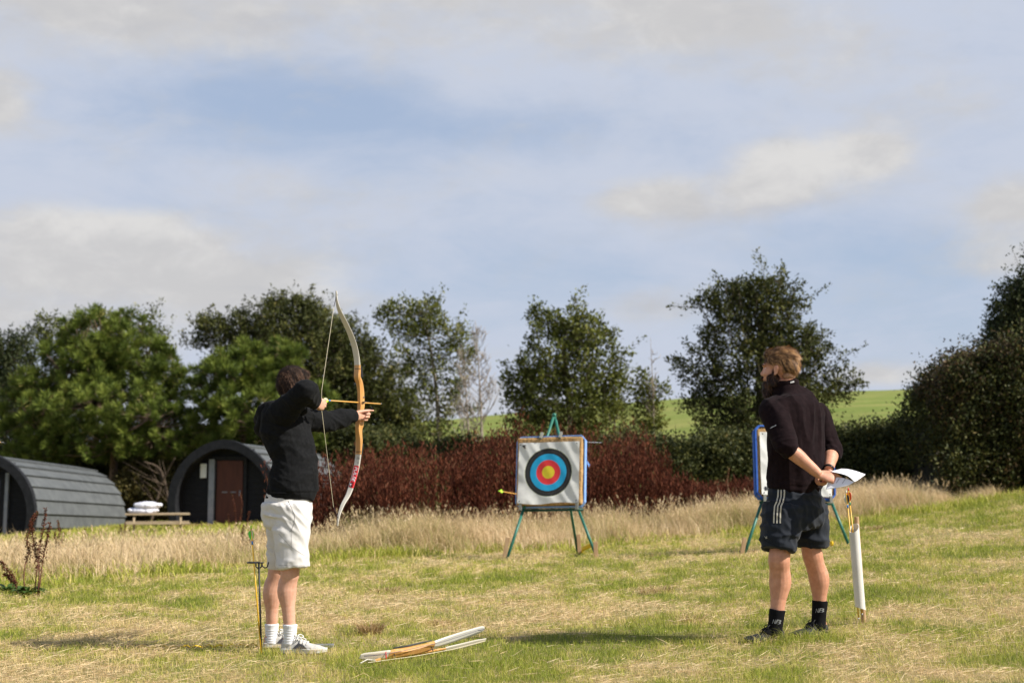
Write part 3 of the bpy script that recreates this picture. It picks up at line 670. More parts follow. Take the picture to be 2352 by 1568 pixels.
hedge('field_hedge', 'low green hedge running behind the instructor to the tall hedge', [(1420, 1040), (1480, 1050), (1560, 1058), (1650, 1050), (1760, 1040), (1880, 1038), (1930, 1032), (1985, 1024), (2060, 1012), (2120, 1010), (2200, 1040), (2280, 1060)], 32.5, 2.2, 9500, 'hedge', .085, .55)
hedge('rear_hedge', 'far low green hedge between the big oak and the left target', [(840, 1040), (930, 1052), (1000, 1058), (1060, 1050), (1100, 1060), (1180, 1050), (1250, 1040), (1340, 1035), (1440, 1035), (1480, 1045)], 44, 2.2, 5200, 'hedge', .12, .6)
# bramble and undergrowth below the pines
hedge('bramble_bank', 'tangled brown and green undergrowth below the two pines', [(-420, 1080), (-250, 1050), (-60, 1060), (60, 1040), (160, 1060), (300, 1050), (400, 1030), (480, 1000), (600, 1020), (760, 1010), (900, 1020), (960, 1040)], 56.5, 2.6, 10500, 'hedge', .15, .7)
hedge('bramble_patch', 'brown and green bramble patch behind the picnic table', [(285, 1120), (320, 1095), (350, 1105), (385, 1085), (420, 1100), (470, 1090)], 53.5, 2.0, 1500, 'bracken', .11, .9)
# russet new growth on top of the tall hedge
th = hedge('russet_shrub', 'reddish leaved shoots along the top of the tall right hedge', [(2150, 912), (2170, 888), (2210, 860), (2250, 840), (2290, 820), (2320, 812)], 28.7, 1.4, 800, 'russet', .07, .5)
# tangle of bare pine limbs by the picnic table
for (a, b, c_, lab) in [((395, 1165), (372, 1085), (330, 1060), 'bare forked branch sloping left under the pine'), ((345, 1170), (372, 1110), (402, 1050), 'bare forked branch leaning right under the pine')]:
    Yb = 51; p0 = P(a[0], a[1], Yb); p0.z = G(p0.x, Yb); th = thing('dead_branch', lab, 'branch', p0, 'bare branches under the pines'); mb = MB()
    p1 = P(b[0], b[1], Yb); p2 = P(c_[0], c_[1], Yb - .5); mb.tube([p0, p1, p2], [.055, .04, .015], 7, smooth=4)
    for q in range(8):
        s_ = p0.lerp(p1, .4 + .6 * RS.rand()); e = s_ + Vector((RS.normal() * .7, RS.normal() * .4, .5 + RS.rand() * .6)); mb.tube([s_, s_.lerp(e, .5) + Vector((.08, 0, -.05)), e], [.02, .012, .005], 4)
    mb.build('limb', mat('dead_bark', (.06, .042, .03), .9, (.11, .08, .055), 9), th, smooth=True)
# ================================================================ camping pods
roof_m = mat('pod_roof', (.080, .087, .090), .6, (.110, .118, .120), 3, bump=.002, bscale=60, spec=.4)
char_m = mat('charcoal_wood', (.012, .013, .015), .8, (.022, .023, .026), 5, bump=.004, bscale=4, stretch=(1, 1, 14), spec=.15)
rim_m = mat('charcoal_trim', (.010, .011, .013), .7, (.018, .019, .022), 8, spec=.2)
deck_m = mat('pod_deck', (.34, .20, .09), .8, (.42, .26, .13), 8)
rust_m = mat('rust_door', (.060, .018, .011), .6, (.085, .026, .015), 3, stretch=(3, 3, .5))
grey_m = mat('pale_post', (.20, .22, .25), .5, (.26, .28, .31), 5)
white_m = mat('white_plastic', (.74, .76, .74), .4)
glass_m = mat('dark_glass', (.02, .025, .03), .08, spec=.6)
def pod(label, fc, rc, H, hw, door):
    """fc, rc: ground points under the front and rear face"""
    th = thing('camping_pod', label, 'camping pod', fc, 'camping pods by the pines')
    A = rc - fc; Ln = A.length; A = A / Ln; S = A.cross(Vector((0, 0, 1))).normalized(); U = S.cross(A)
    zc = H * .30; ez = H - zc
    def prof(t, r=1.0):            # t 0..1 from left foot over the top to the right foot
        a0 = -math.asin(zc / ez * .98); a = (pi - a0) + (a0 - (pi - a0)) * t
        c, s_ = cos(a), sin(a)
        k = 1 + .035 * max(0, s_) ** 14
        return (hw * c * r, zc + ez * s_ * k * r if s_ > 0 else zc + ez * s_)
    def W(x, z, y): return fc + S * x + U * z + A * y
    nf = 17; mb = MB()
    for i in range(nf):              # overlapping roof strips, each lower edge standing proud
        t0, t1 = i / nf, (i + 1) / nf; mid = .5
        lo, hi = (t0, t1) if t0 < mid else (t1, t0)
        if abs((t0 + t1) / 2 - .5) < .5 / nf: lo, hi = t0, t1
        a = prof(lo, 1.04); b = prof(hi, 1.0); ai = prof(lo, .985); bi = prof(hi, .975)
        vs = [W(*a, 0), W(*b, 0), W(*bi, 0), W(*ai, 0), W(*a, Ln), W(*b, Ln), W(*bi, Ln), W(*ai, Ln)]
        mb.add(vs, [(0, 1, 5, 4), (3, 2, 1, 0), (4, 5, 6, 7), (2, 3, 7, 6), (0, 4, 7, 3), (1, 2, 6, 5)])
    mb.build('roof', roof_m, th)
    mb = MB(); n = 40                # the deep rim round the front, and the dark lining
    o_ = [prof(i / n, 1.05) for i in range(n + 1)]; q_ = [prof(i / n, .90) for i in range(n + 1)]
    for i in range(n):
        vs = [W(*o_[i], -.12), W(*o_[i + 1], -.12), W(*q_[i + 1], -.12), W(*q_[i], -.12), W(*o_[i], .10), W(*o_[i + 1], .10), W(*q_[i + 1], .55), W(*q_[i], .55)]
        mb.add(vs, [(0, 3, 2, 1), (0, 1, 5, 4), (3, 7, 6, 2)])
    mb.build('rim', rim_m, th)
    for nm, y in (('front_wall', .50), ('rear_wall', Ln - .12)):
        mb = MB(); r = [prof(i / n, .955) for i in range(n + 1)]
        mb.loft([[W(*p, y) for p in r], [W(*p, y + .06) for p in r]]); mb.build(nm, char_m, th)
        if nm == 'front_wall':       # cladding boards
            mb = MB()
            for k_ in range(13):
                z = .12 + k_ * .17; s_ = (z - zc) / ez
                if abs(s_) > .94: continue
                x = hw * .88 * sqrt(1 - s_ * s_); mb.add([W(-x, z, .485), W(x, z, .485), W(x, z + .15, .497), W(-x, z + .15, .497)], [(0, 1, 2, 3)])
            mb.build('cladding', char_m, th)
    R3 = Matrix((S, A, U)).transposed()
    mb = MB(); mb.box(W(0, .02, .2), hw * 1.75, 1.3, .14, R3); mb.build('deck', deck_m, th)
    if door == 1:
        d = MB().box(W(.02, 1.03, .455), .80, .05, 1.86, R3).build('door', rust_m, th)
        MB().box(W(.35, 1.0, .415), .03, .05, .16, R3).build('handle', grey_m, d)
        for xx in (-.12, .14): MB().box(W(xx, 1.03, .425), .17, .012, .025, R3).build('plaque', grey_m, d)
        MB().box(W(-.52, 1.0, .40), .17, .10, 2.0, R3).build('post', grey_m, th)
        MB().box(W(.50, 1.03, .44), .10, .07, 1.9, R3).build('door_frame', rim_m, th)
        MB().box(W(0, 2.03, .44), 1.1, .07, .10, R3).build('lintel', rim_m, th)
        MB().box(W(-.80, 1.66, .43), .19, .05, .42, R3).build('lamp_panel', white_m, th, bevel=.01)
    else:
        d = MB().box(W(.10, 1.03, .455), .85, .05, 1.86, R3).build('door', char_m, th)
        MB().box(W(.10, 1.30, .425), .55, .02, 1.0, R3).build('pane', glass_m, d)
        MB().box(W(.60, 1.0, .40), .10, .10, 2.0, R3).build('post', grey_m, th)
    return th
def gp(px, Y, dz=0):
    x = (px - 1176) / F * Y; return Vector((x, Y, G(x, Y) + dz))
f_ = gp(517, 42, .02); r_ = gp(700, 50.0, 0); r_.z = f_.z - .12
pod('right hand charcoal camping pod with rust red door and white lamp panel', f_, r_, 2.42, 1.60, 1)
f_ = gp(-38, 42, 0); r_ = gp(190, 50.0, 0); r_.z = f_.z - .32
pod('left camping pod cut by the photo edge, its long slatted grey roof showing', f_, r_, 2.45, 1.60, 0)

# ================================================================ picnic table and sacks
wood_m = mat('weathered_wood', (.27, .20, .12), .8, (.38, .30, .19), 7, bump=.003, bscale=8, stretch=(1, 1, 6))
Yt = 37.0; c = P(362, 1178, Yt); zt = c.z; zg = G(c.x, Yt); th = thing('picnic_table', 'wooden picnic table carrying the two white sacks', 'picnic table', (c.x, Yt, zg))
a_ = radians(14); X_ = Vector((cos(a_), sin(a_), 0)); Y_ = Vector((-sin(a_), cos(a_), 0)); Rt = Matrix((X_, Y_, Vector((0, 0, 1)))).transposed(); hT = zt - zg
mb = MB()
for i in range(5): mb.box(Vector((c.x, Yt, zt - .02)) + Y_ * ((i - 2) * .15), 1.62, .135, .042, Rt)
mb.build('top', wood_m, th, bevel=.004)
for sgn in (-1, 1):
    mb = MB()
    for i in range(2): mb.box(Vector((c.x, Yt, zg + hT * .56)) + Y_ * (sgn * (.62 + i * .14)), 1.62, .13, .042, Rt)
    mb.build('seat', wood_m, th, bevel=.004)
for sx_ in (-.58, .58):
    for sy_ in (-1, 1):
        q = Vector((c.x, Yt, 0)) + X_ * sx_
        MB().beam(q + Y_ * (sy_ * .66) + Vector((0, 0, zg - .05)), q + Y_ * (sy_ * .22) + Vector((0, 0, zt - .04)), .05, .11, Y_).build('leg', wood_m, th)
    MB().beam(q_ := Vector((c.x, Yt, zg + hT * .50)) + X_ * sx_ - Y_ * .76, q_ + Y_ * 1.52, .05, .10).build('crossbeam', wood_m, th)
sack_m = mat('white_sack', (.62, .62, .68), .6, (.72, .72, .78), 6, bump=.01, bscale=14)
for i, (px, py, rx, lab) in enumerate([(329, 1173, .37, 'lower white sack lying on the picnic table'), (339, 1161, .33, 'upper white sack lying on the other white sack')]):
    q = P(px, py, Yt - .05); s_ = MB().ell(q, (rx, .24, .105), None, 28, 16)
    for sg in (-1, 1): s_.ell(q + Vector((sg * rx * .82, 0, .02)), (.09, .17, .05))
    me = fused(s_, .018, 3, lambda p, n_: .022 * noise.noise(p * 6 + Vector((i * 9, 0, 0))) + .010 * (1 - abs(noise.noise(Vector((p.x * 14, p.y * 6, p.z * 4))) * 2)))
    tag(link(me, 'sack', sack_m, origin=(q.x, q.y, q.z - .1)), lab, 'sack', 'white sacks on the picnic table')

# ================================================================ archery targets
green_m = mat('green_paint', (.010, .115, .080), .45, (.018, .15, .105), 12, spec=.5)
dgreen_m = mat('dark_green_paint', (.010, .06, .045), .5)
rub_m = mat('grey_rubber', (.20, .20, .17), .7)
straw_m = mat('straw', (.36, .20, .075), .9, (.58, .37, .16), 26, bump=.008, bscale=60, stretch=(3, 1, .6))
blue_m = mat('blue_webbing', (.17, .33, .72), .7, (.26, .43, .82), 30, bump=.003, bscale=90)
blued_m = mat('blue_tape', (.018, .09, .42), .6, (.03, .13, .5), 20)
peg_m = mat('stake_wood', (.40, .25, .13), .85, (.50, .34, .20), 14, stretch=(1, 1, .3), bump=.002, bscale=40)
yel_m = mat('yellow_strap', (.78, .50, .015), .6)
def facemat():
    m = bpy.data.materials.new('target_face'); m.use_nodes = True; nt = m.node_tree; b = nt.nodes['Principled BSDF']; b.inputs['Roughness'].default_value = .75
    uv = nt.nodes.new('ShaderNodeUVMap'); uv.uv_map = 'face'
    n = nt.nodes.new('ShaderNodeTexNoise'); n.inputs['Scale'].default_value = 3; n.inputs['Detail'].default_value = 3
    v = nt.nodes.new('ShaderNodeVectorMath'); v.operation = 'LENGTH'
    nt.links.new(uv.outputs[0], v.inputs[0]); nt.links.new(uv.outputs[0], n.inputs[0])
    a = nt.nodes.new('ShaderNodeMath'); a.operation = 'MULTIPLY_ADD'; a.inputs[1].default_value = .006; nt.links.new(n.outputs[0], a.inputs[0]); nt.links.new(v.outputs['Value'], a.inputs[2])
    r = nt.nodes.new('ShaderNodeValToRGB'); cr = r.color_ramp; cr.interpolation = 'CONSTANT'
    st = [(0, (.82, .66, .03)), (.083, (.80, .040, .045)), (.163, (.012, .38, .68)), (.243, (.016, .016, .016)), (.2745, (.07, .07, .07)), (.2775, (.016, .016, .016)), (.3145, (.55, .6, .35)), (.3175, (.74, .74, .70))]
    while len(cr.elements) < len(st): cr.elements.new(.9)
    for e, (p_, c_) in zip(cr.elements, st): e.position = p_; e.color = (*c_, 1)
    nt.links.new(a.outputs[0], r.inputs[0])
    n3 = nt.nodes.new('ShaderNodeTexNoise'); n3.inputs['Scale'].default_value = 9; n3.inputs['Detail'].default_value = 6; nt.links.new(uv.outputs[0], n3.inputs[0])
    r3 = nt.nodes.new('ShaderNodeMapRange'); r3.inputs[1].default_value = .35; r3.inputs[2].default_value = .7; r3.inputs[3].default_value = 1.0; r3.inputs[4].default_value = .84; nt.links.new(n3.outputs[0], r3.inputs[0])
    mm = nt.nodes.new('ShaderNodeMix'); mm.data_type = 'RGBA'; mm.blend_type = 'MULTIPLY'; mm.inputs[0].default_value = 1
    nt.links.new(r.outputs[0], mm.inputs[6]); nt.links.new(r3.outputs[0], mm.inputs[7]); nt.links.new(mm.outputs[2], b.inputs['Base Color'])
    return m
face_m = facemat()
def target(ctr, yaw, roll, tilt, Wd, Hd, Td, which, strap_side, legs, apex, facelab):
    f = Vector((-sin(yaw), -cos(yaw), 0)); R = Matrix.Rotation(roll, 3, f)
    S = R @ Vector((cos(yaw), -sin(yaw), 0)); U = R @ Vector((0, 0, 1)); Rx = Matrix.Rotation(-tilt, 3, S); U = Rx @ U; f = Rx @ f
    W = lambda x, z, d=0: ctr + S * x + U * z + f * d
    M3 = Matrix((S, -f, U)).transposed()
    st = thing('target_stand', f'green metal easel holding the {which} archery target', 'target stand', (ctr.x, ctr.y, G(ctr.x, ctr.y)), 'green target easels')
    th = thing('target_boss', f'square straw boss on the {which} easel, edged in blue', 'target boss', tuple(W(0, -Hd / 2)), 'straw target bosses')
    # body: rounded slab, wavy
    mb = MB().box(W(0, 0, 0), Wd - .04, Td, Hd - .04, M3)
    me = fused(mb, .014, 6, lambda p, n_: .010 * noise.noise(p * 5) + .004 * noise.noise(p * 40))
    link(me, 'straw_core', straw_m, th)
    mb = MB(); e = .012; w2 = Td * (.55 if strap_side else .6) # webbing band round the rim
    loop = [(-Wd / 2, -Hd / 2 + .06), (-Wd / 2, Hd / 2 - .06), (-Wd / 2 + .05, Hd / 2), (Wd / 2 - .05, Hd / 2), (Wd / 2, Hd / 2 - .06), (Wd / 2, -Hd / 2 + .06), (Wd / 2 - .05, -Hd / 2), (-Wd / 2 + .05, -Hd / 2)]
    for i in range(8):
        a, b = loop[i], loop[(i + 1) % 8]; pa, pb = W(*a, -Td * .10), W(*b, -Td * .10); nrm = (pa - W(0, 0)).normalized()
        mb.beam(pa, pb, w2, .014, (S if abs((pb - pa).dot(U)) > abs((pb - pa).dot(S)) else U))
    mb.build('webbing', blue_m if strap_side else blued_m, th)
    if not strap_side:               # tape round the front edge
        mb = MB()
        for i in range(8):
            a, b = loop[i], loop[(i + 1) % 8]; mb.beam(W(a[0] * .985, a[1] * .985, Td / 2 + .004), W(b[0] * .985, b[1] * .985, Td / 2 + .002), .018, .022, f)
        mb.build('edge_tape', blued_m, th)
    # cloth face, slightly creased
    n = 48; V = []; UV = []; fw, fh = .85 * Wd / .95, .80
    for j in range(n + 1):
        for i in range(n + 1):
            a = -fw / 2 + fw * i / n; b = -fh / 2 + fh * j / n
            sag = .012 * sin(a * 9) * (b < 0) if abs(b + fh / 2) < .02 else 0
            q = .010 * noise.noise(Vector((a * 3, b * 3, 4))) + .007 * (1 - abs(noise.noise(Vector((a * 5 + b * 3, b * 2, 9)))) * 3) * (1 if (a * a + b * b) > .10 else .25)
            cr_ = max(0, .28 - math.hypot(a + fw / 2, b + fh / 2)) * .10 + max(0, .15 - math.hypot(a - fw / 2, b - fh / 2)) * .08
            V.append(W(a, b + sag - .028, Td / 2 + .022 + q + cr_)); UV.append((a + .005, b - .005))
    Fq = [(j * (n + 1) + i, j * (n + 1) + i + 1, (j + 1) * (n + 1) + i + 1, (j + 1) * (n + 1) + i) for j in range(n) for i in range(n)]
    me = bpy.data.meshes.new('target_face'); me.from_pydata([tuple(v) for v in V], [], Fq); ul = me.uv_layers.new(name='face')
    for lp in me.loops: ul.data[lp.index].uv = UV[lp.vertex_index]
    fo = link(me, 'target_face', face_m, th)
    # small print in the corner
    if which == 'left':
        for dx_, dz_ in ((0, 0), (.014, -.012), (-.012, .012), (.012, .016)): MB().box(W(-fw / 2 + .075 + dx_, fh / 2 - .085 + dz_, Td / 2 + .045), .022, .004, .018, M3).build('print', mat('ink', (.03, .03, .03), .8), fo)
    else:
        for dx_ in (0, .03): MB().box(W(-fw / 2 + .05 + dx_, -fh / 2 + .055, Td / 2 + .045), .02, .004, .05, M3).build('print', mat('ink', (.03, .03, .03), .8), fo)
    for sx_ in (-1, 1):              # pins
        for sz_ in (-1, 1): MB().ell(W(sx_ * (fw / 2 - .03), sz_ * (fh / 2 - .03) - .028, Td / 2 + .05), (.008, .008, .008), None, 8, 6).build('pin', mat('ink', (.03, .03, .03), .8), fo)
    # easel
    for a, b in legs: MB().tube([a, b], .019, 10).build('leg', green_m, st, smooth=True)
    ap = apex
    MB().tube([legs[0][1], ap], .018, 10).build('upright', green_m, st, smooth=True); MB().tube([legs[1][1], ap], .018, 10).build('upright', green_m, st, smooth=True)
    MB().ell(ap, (.03, .03, .028), None, 12, 8).build('apex_joint', green_m, st, smooth=True)
    MB().tube([W(-Wd / 2 + .05, -Hd / 2 - .035, -.02), W(Wd / 2 - .02, -Hd / 2 - .035, -.02)], .017, 10).build('shelf_bar', dgreen_m, st, smooth=True)
    for sx_ in (-Wd / 2 + .09, Wd / 2 - .07): MB().beam(W(sx_, -Hd / 2 - .05, Td / 2 + .04), W(sx_, -Hd / 2 + .04, Td / 2 + .035), .035, .03, f).build('stop', rub_m, st)
    for q in (-1, 1): MB().beam(W(q * .13 - .01 + apex_dx, Hd / 2 - .04, Td / 2 + .02), W(q * .13 - .01 + apex_dx, Hd / 2 + .05, Td / 2 - .06), .03, .03, f).build('clamp', rub_m, st)
    return W
Y1 = 18.6
ctr = P(1265, 1083, Y1); Wd, Hd, Td = .915, .925, .16; apex_dx = .02
def gpt(px, py, Y): q = P(px, py, Y); q.z = G(q.x, Y) - .03; return q
l1 = gpt(1161, 1288, Y1 - .30); l2 = gpt(1373, 1280, Y1 - .15); l3 = gpt(1328, 1276, Y1 + 1.0)
W1 = target(ctr, radians(17), radians(1.2), radians(9), Wd, Hd, Td, 'left', True,
       [(l1, P(1203, 1168, Y1 - .02)), (l2, P(1327, 1166, Y1 + .12)), (l3, P(1277, 965, Y1 + .28))], P(1273, 953, Y1 + .24), '')
# the frayed knot of webbing
mb = MB()
kn = P(1345, 1062, Y1 - .02)
for i in range(14): mb.tube([kn, kn + Vector((.01 + .03 * RS.rand(), RS.normal() * .015, RS.normal() * .015)), kn + Vector((.025 + .035 * RS.rand(), RS.normal() * .02, -.01 - .05 * RS.rand()))], .004, 4)
tag(mb.build('webbing_knot', blue_m, origin=kn), 'frayed blue knot hanging on the right side of the left target', 'knot')
# second target, behind the instructor
Y2 = 17.9
ctr2 = P(1823, 1064, Y2); apex_dx = 0
m1 = gpt(1708, 1272, Y2 - .3); m2 = gpt(1953, 1256, Y2 - .15); m3 = gpt(1850, 1250, Y2 + 1.0)
target(ctr2, radians(-3), radians(-1.5), radians(10), .99, .92, .15, 'right', False,
       [(m1, P(1750, 1152, Y2)), (m2, P(1908, 1148, Y2)), (m3, P(1830, 955, Y2 + .25))], P(1829, 950, Y2 + .22), '')
# stakes beside the feet
def stake(label, px, py, Y, h, w_, lean=0.0, leany=0.0):
    q = gpt(px, py, Y); q.z += .02
    mb = MB().beam(q + Vector((0, 0, -.1)), q + Vector((lean, leany, h)), w_, w_ * .7, (0, 1, 0)); tag(mb.build('stake', peg_m, origin=q, bevel=.003), label, 'stake', 'wooden stakes at the easel feet')
stake('leaning wooden stake against the left foot of the left easel', 1154, 1285, Y1 - .25, .31, .055, .07)
stake('thick wooden stake just right of the left easel', 1371, 1282, Y1 - .22, .22, .055, -.02)
stake('wooden stake behind the rear leg of the left easel', 1332, 1270, Y1 + .9, .27, .05, -.02)
stake('leaning wooden stake beside the left foot of the right easel', 1700, 1268, Y2 - .3, .22, .05, .06)
for i, (pts, lab) in enumerate([([(1338, 1276, .9), (1337, 1262, .5), (1343, 1258, .3), (1360, 1250, .0)], 'yellow strap tied between the right legs of the left easel'), ([(1893, 1254, 0), (1900, 1260, 0), (1913, 1262, -.1)], 'yellow strap on the grass behind the instructor')]):
    pp = []
    for a, b, c_ in pts:
        q = P(a, b, (Y1 if i == 0 else Y2) + c_); g0 = G(q.x, q.y); q.z = max(q.z, g0 + .02) if i == 0 else g0 + .05; pp.append(q)
    mb = MB().tube(pp, [(.03, .012)] * len(pp), 8, side=(0, 0, 1), smooth=4); tag(mb.build('yellow_strap', yel_m, origin=pp[0], smooth=True), lab, 'strap')

# ================================================================ arrows
shaft_m = mat('cedar_shaft', (.62, .30, .05), .4, (.70, .38, .08), 12, spec=.5)
yshaft_m = mat('yellow_shaft', (.72, .42, .02), .35, spec=.5)
lime_m = mat('lime_feather', (.42, .80, .05), .6); lgreen_m = mat('green_feather', (.12, .62, .06), .6); orange_m = mat('orange_feather', (.85, .13, .05), .6)
cream_m = mat('cream_feather', (.70, .66, .50), .6); navy_m = mat('navy_feather', (.02, .02, .06), .6); cyan_m = mat('blue_band', (.02, .22, .62), .5); red_m = mat('red_nock', (.70, .02, .02), .4); gband_m = mat('green_band', (.01, .25, .12), .5)
steel_m = mat('steel', (.35, .35, .36), .3, metal=1.0); blk_m = mat('black_steel', (.012, .012, .013), .45, spec=.4)
def arrow(label, a, b, shaft, feathers, band, nockm, group, r=.0042, fl=.06, fh=.017):
    """a: nock end, b: point"""
    a = Vector(a); b = Vector(b); t = (b - a).normalized(); th = thing('arrow', label, 'arrow', a, group)
    MB().tube([a + t * .012, b - t * .02], r, 8).build('shaft', shaft, th, smooth=True)
    MB().tube([b - t * .02, b], [r * 1.05, r * .3], 8).build('point', steel_m, th, smooth=True)
    MB().tube([a - t * .006, a + t * .014], r * 1.15, 8).build('nock', nockm, th, smooth=True)
    MB().tube([a + t * (.028 + fl), a + t * (.028 + fl + .022)], r * 1.12, 8).build('band', band, th, smooth=True)
    sd = t.cross(Vector((.13, -.3, .9))).normalized()
    for i, fm in enumerate(feathers):
        Rm = Matrix.Rotation(2 * pi * i / 3 + .5, 3, t); u = Rm @ sd; s_ = t.cross(u) * .0008
        prof = [(0, 0), (.08, .75), (.3, 1), (.6, .9), (.85, .5), (1, 0)]
        top = [a + t * (.022 + fl * x) + u * (r * .9 + fh * h_) for x, h_ in prof]; bot = [a + t * (.022 + fl * x) + u * r * .8 for x, h_ in prof]
        mb = MB()
        for k_ in range(5):
            q = [bot[k_], bot[k_ + 1], top[k_ + 1], top[k_]]; mb.add([p + s_ for p in q] + [p - s_ for p in q], [(0, 1, 2, 3), (7, 6, 5, 4), (3, 2, 6, 7)])
        mb.build('fletching', fm, th)
    return th
a0 = P(576.5, 1209, 8.72); a1 = P(601, 1476, 8.60); a1.z = G(a1.x, a1.y) - .015
arrow('yellow arrow with green feathers upright in the black ground stand', a0, a1, yshaft_m, (lgreen_m, lime_m, cream_m), cyan_m, lime_m, None)
q = P(1181, 1133, Y1 - .08); q2 = P(1146, 1127, Y1 - .42)
arrow('arrow with lime feathers stuck in the left edge of the left target', q2, q + (q - q2).normalized() * .12, shaft_m, (lime_m, lime_m, lime_m), lime_m, lime_m, None, .006, .06, .022)
q = P(1382, 1016, Y1 + .35); q2 = P(1340, 1015, Y1 + .05)
arrow('thin grey arrow poking out behind the upper right side of the left target', q, q2, mat('grey_shaft', (.30, .32, .36), .5), (navy_m,), navy_m, navy_m, None, .004, .03, .006)
q = P(9, 1015.5, 8.8)
arrow('arrow whose orange tip enters at the left photo edge', q + Vector((-.70, -.05, .015)), q, shaft_m, (lime_m, lime_m, lime_m), cyan_m, lime_m, None, .0045)

# black ground stand by the archer
b_ = P(601, 1479, 8.62); b_.z = G(b_.x, b_.y) - .02; tp = P(594.5, 1292, 8.62)
th = thing('ground_quiver', 'black metal ground stand with ring and hook left of the archer', 'arrow stand', b_)
MB().tube([b_, tp], .0058, 8).build('rod', blk_m, th, smooth=True)
ring = [tp + Vector((-.030 + .036 * cos(a), -.01 + .05 * sin(a), .003)) for a in np.linspace(0, 2 * pi, 25)]
MB().tube(ring, .0042, 6, cap=False).build('ring', blk_m, th, smooth=True)
MB().tube([tp + Vector((-.065, -.01, .003)), tp + Vector((.0, 0, 0)), tp + Vector((.030, 0, .002))], .0045, 6).build('arm', blk_m, th, smooth=True)
hk = [tp + Vector((.022, 0, .004)), tp + Vector((.020, 0, -.012)), tp + Vector((.034, 0, -.028)), tp + Vector((.050, 0, -.024)), tp + Vector((.056, 0, -.006)), tp + Vector((.058, 0, .006))]
MB().tube(hk, .0042, 6, smooth=4).build('hook', blk_m, th, smooth=True)
hk = [tp + Vector((-.018, 0, 0)), tp + Vector((-.016, 0, -.022)), tp + Vector((0, 0, -.032)), tp + Vector((.016, 0, -.022)), tp + Vector((.018, 0, 0))]
MB().tube(hk, .0042, 6, smooth=4).build('loop', blk_m, th, smooth=True)

# tube quiver and its stake
pvc = mat('white_pipe', (.66, .64, .58), .35, (.72, .70, .65), 6, spec=.5)
Yq = 9.5; s0 = P(1985, 1424, Yq + .03); s0.z = G(s0.x, s0.y) - .05; s1 = P(1967, 1186, Yq + .03)
sk = MB().tube([s0, s1], .0165, 14); tag(sk.build('support_post', peg_m, origin=s0, smooth=False), 'round wooden post behind the white pipe', 'post')
t0 = P(1976, 1396, Yq - .02); t1 = P(1961.5, 1212, Yq - .02); ax = (t1 - t0).normalized(); sdv = Vector((1, 0, 0)); sdv = (sdv - ax * sdv.dot(ax)).normalized(); fw_ = ax.cross(sdv)
th = thing('pipe_quiver', 'white plastic pipe quiver with slanted mouth right of the instructor', 'quiver', t0)
mb = MB(); n = 56; ro, ri = .0335, .0300; rings = []
for r_, end, off in ((ri, t0, 0), (ro, t0, 0), (ro, t1, 1), (ri, t1, 1)):
    rg = []
    for j in range(n):
        g_ = 2 * pi * j / n; d_ = sdv * cos(g_) * r_ + fw_ * sin(g_) * r_
        cut = (ax * (.030 * cos(g_) - .022 * (fw_ * sin(g_)).y / 1)) if off else ax * (-.012 * cos(g_))
        if off: cut = ax * (.018 * cos(g_) + .022 * sin(g_) * (1 if fw_.y > 0 else -1))
        rg.append(end + d_ + cut)
    rings.append(rg)
mb.loft(rings + [rings[0]], cap=False); mb.build('pipe', pvc, th, smooth=False, bevel=0)
MB().ell(t1 + fw_ * (.031 * (1 if fw_.y > 0 else -1)) + ax * .006, (.005, .005, .005), None, 8, 6).build('screw', blk_m, th)
arrow('orange feathered arrow standing in the white pipe quiver', P(1948.5, 1122, Yq + .0), P(1981, 1415, Yq - .02), yshaft_m, (orange_m, orange_m, orange_m), gband_m, red_m, 'arrows in the pipe quiver')
arrow('navy and cream feathered arrow standing in the white pipe quiver', P(1943.5, 1128, Yq - .02), P(1973, 1425, Yq - .015), yshaft_m, (cream_m, navy_m, navy_m), cyan_m, cream_m, 'arrows in the pipe quiver')

# ================================================================ bows
limb_m = mat('white_limb', (.58, .54, .46), .45, (.62, .58, .50), 4, spec=.4); limbb_m = mat('limb_edge', (.50, .42, .30), .5)
maple_m = mat('riser_wood', (.52, .25, .07), .4, (.62, .33, .11), 9, stretch=(6, 6, .5), bump=.0006, bscale=60, spec=.5)
string_m = mat('bow_string', (.62, .55, .38), .7); bstring_m = mat('dark_serving', (.03, .03, .05), .7)
def rect_rings(mb, pts, wd, tk, S, T=None):
    rings = []
    for i, p in enumerate(pts):
        t = (pts[min(i + 1, len(pts) - 1)] - pts[max(i - 1, 0)]).normalized(); b = S.cross(t).normalized(); a, c_ = wd[i] / 2, tk[i] / 2; k = .72
        rings.append([p + S * (x * a) + b * (y * c_) for x, y in ((k, 1), (-k, 1), (-1, k * .5), (-1, -k * .5), (-k, -1), (k, -1), (1, -k * .5), (1, k * .5))])
    return mb.loft(rings)
def cr(pts, n):
    o = []; N = len(pts)
    for i in range(N - 1):
        p0, p1, p2, p3 = pts[max(i - 1, 0)], pts[i], pts[i + 1], pts[min(i + 2, N - 1)]
        for k_ in range(n):
            t = k_ / n; o.append(tuple(.5 * (2 * b + (c_ - a) * t + (2 * a - 5 * b + 4 * c_ - d) * t * t + (3 * b - a - 3 * c_ + d) * t ** 3) for a, b, c_, d in zip(p0, p1, p2, p3)))
    o.append(tuple(pts[-1])); return o
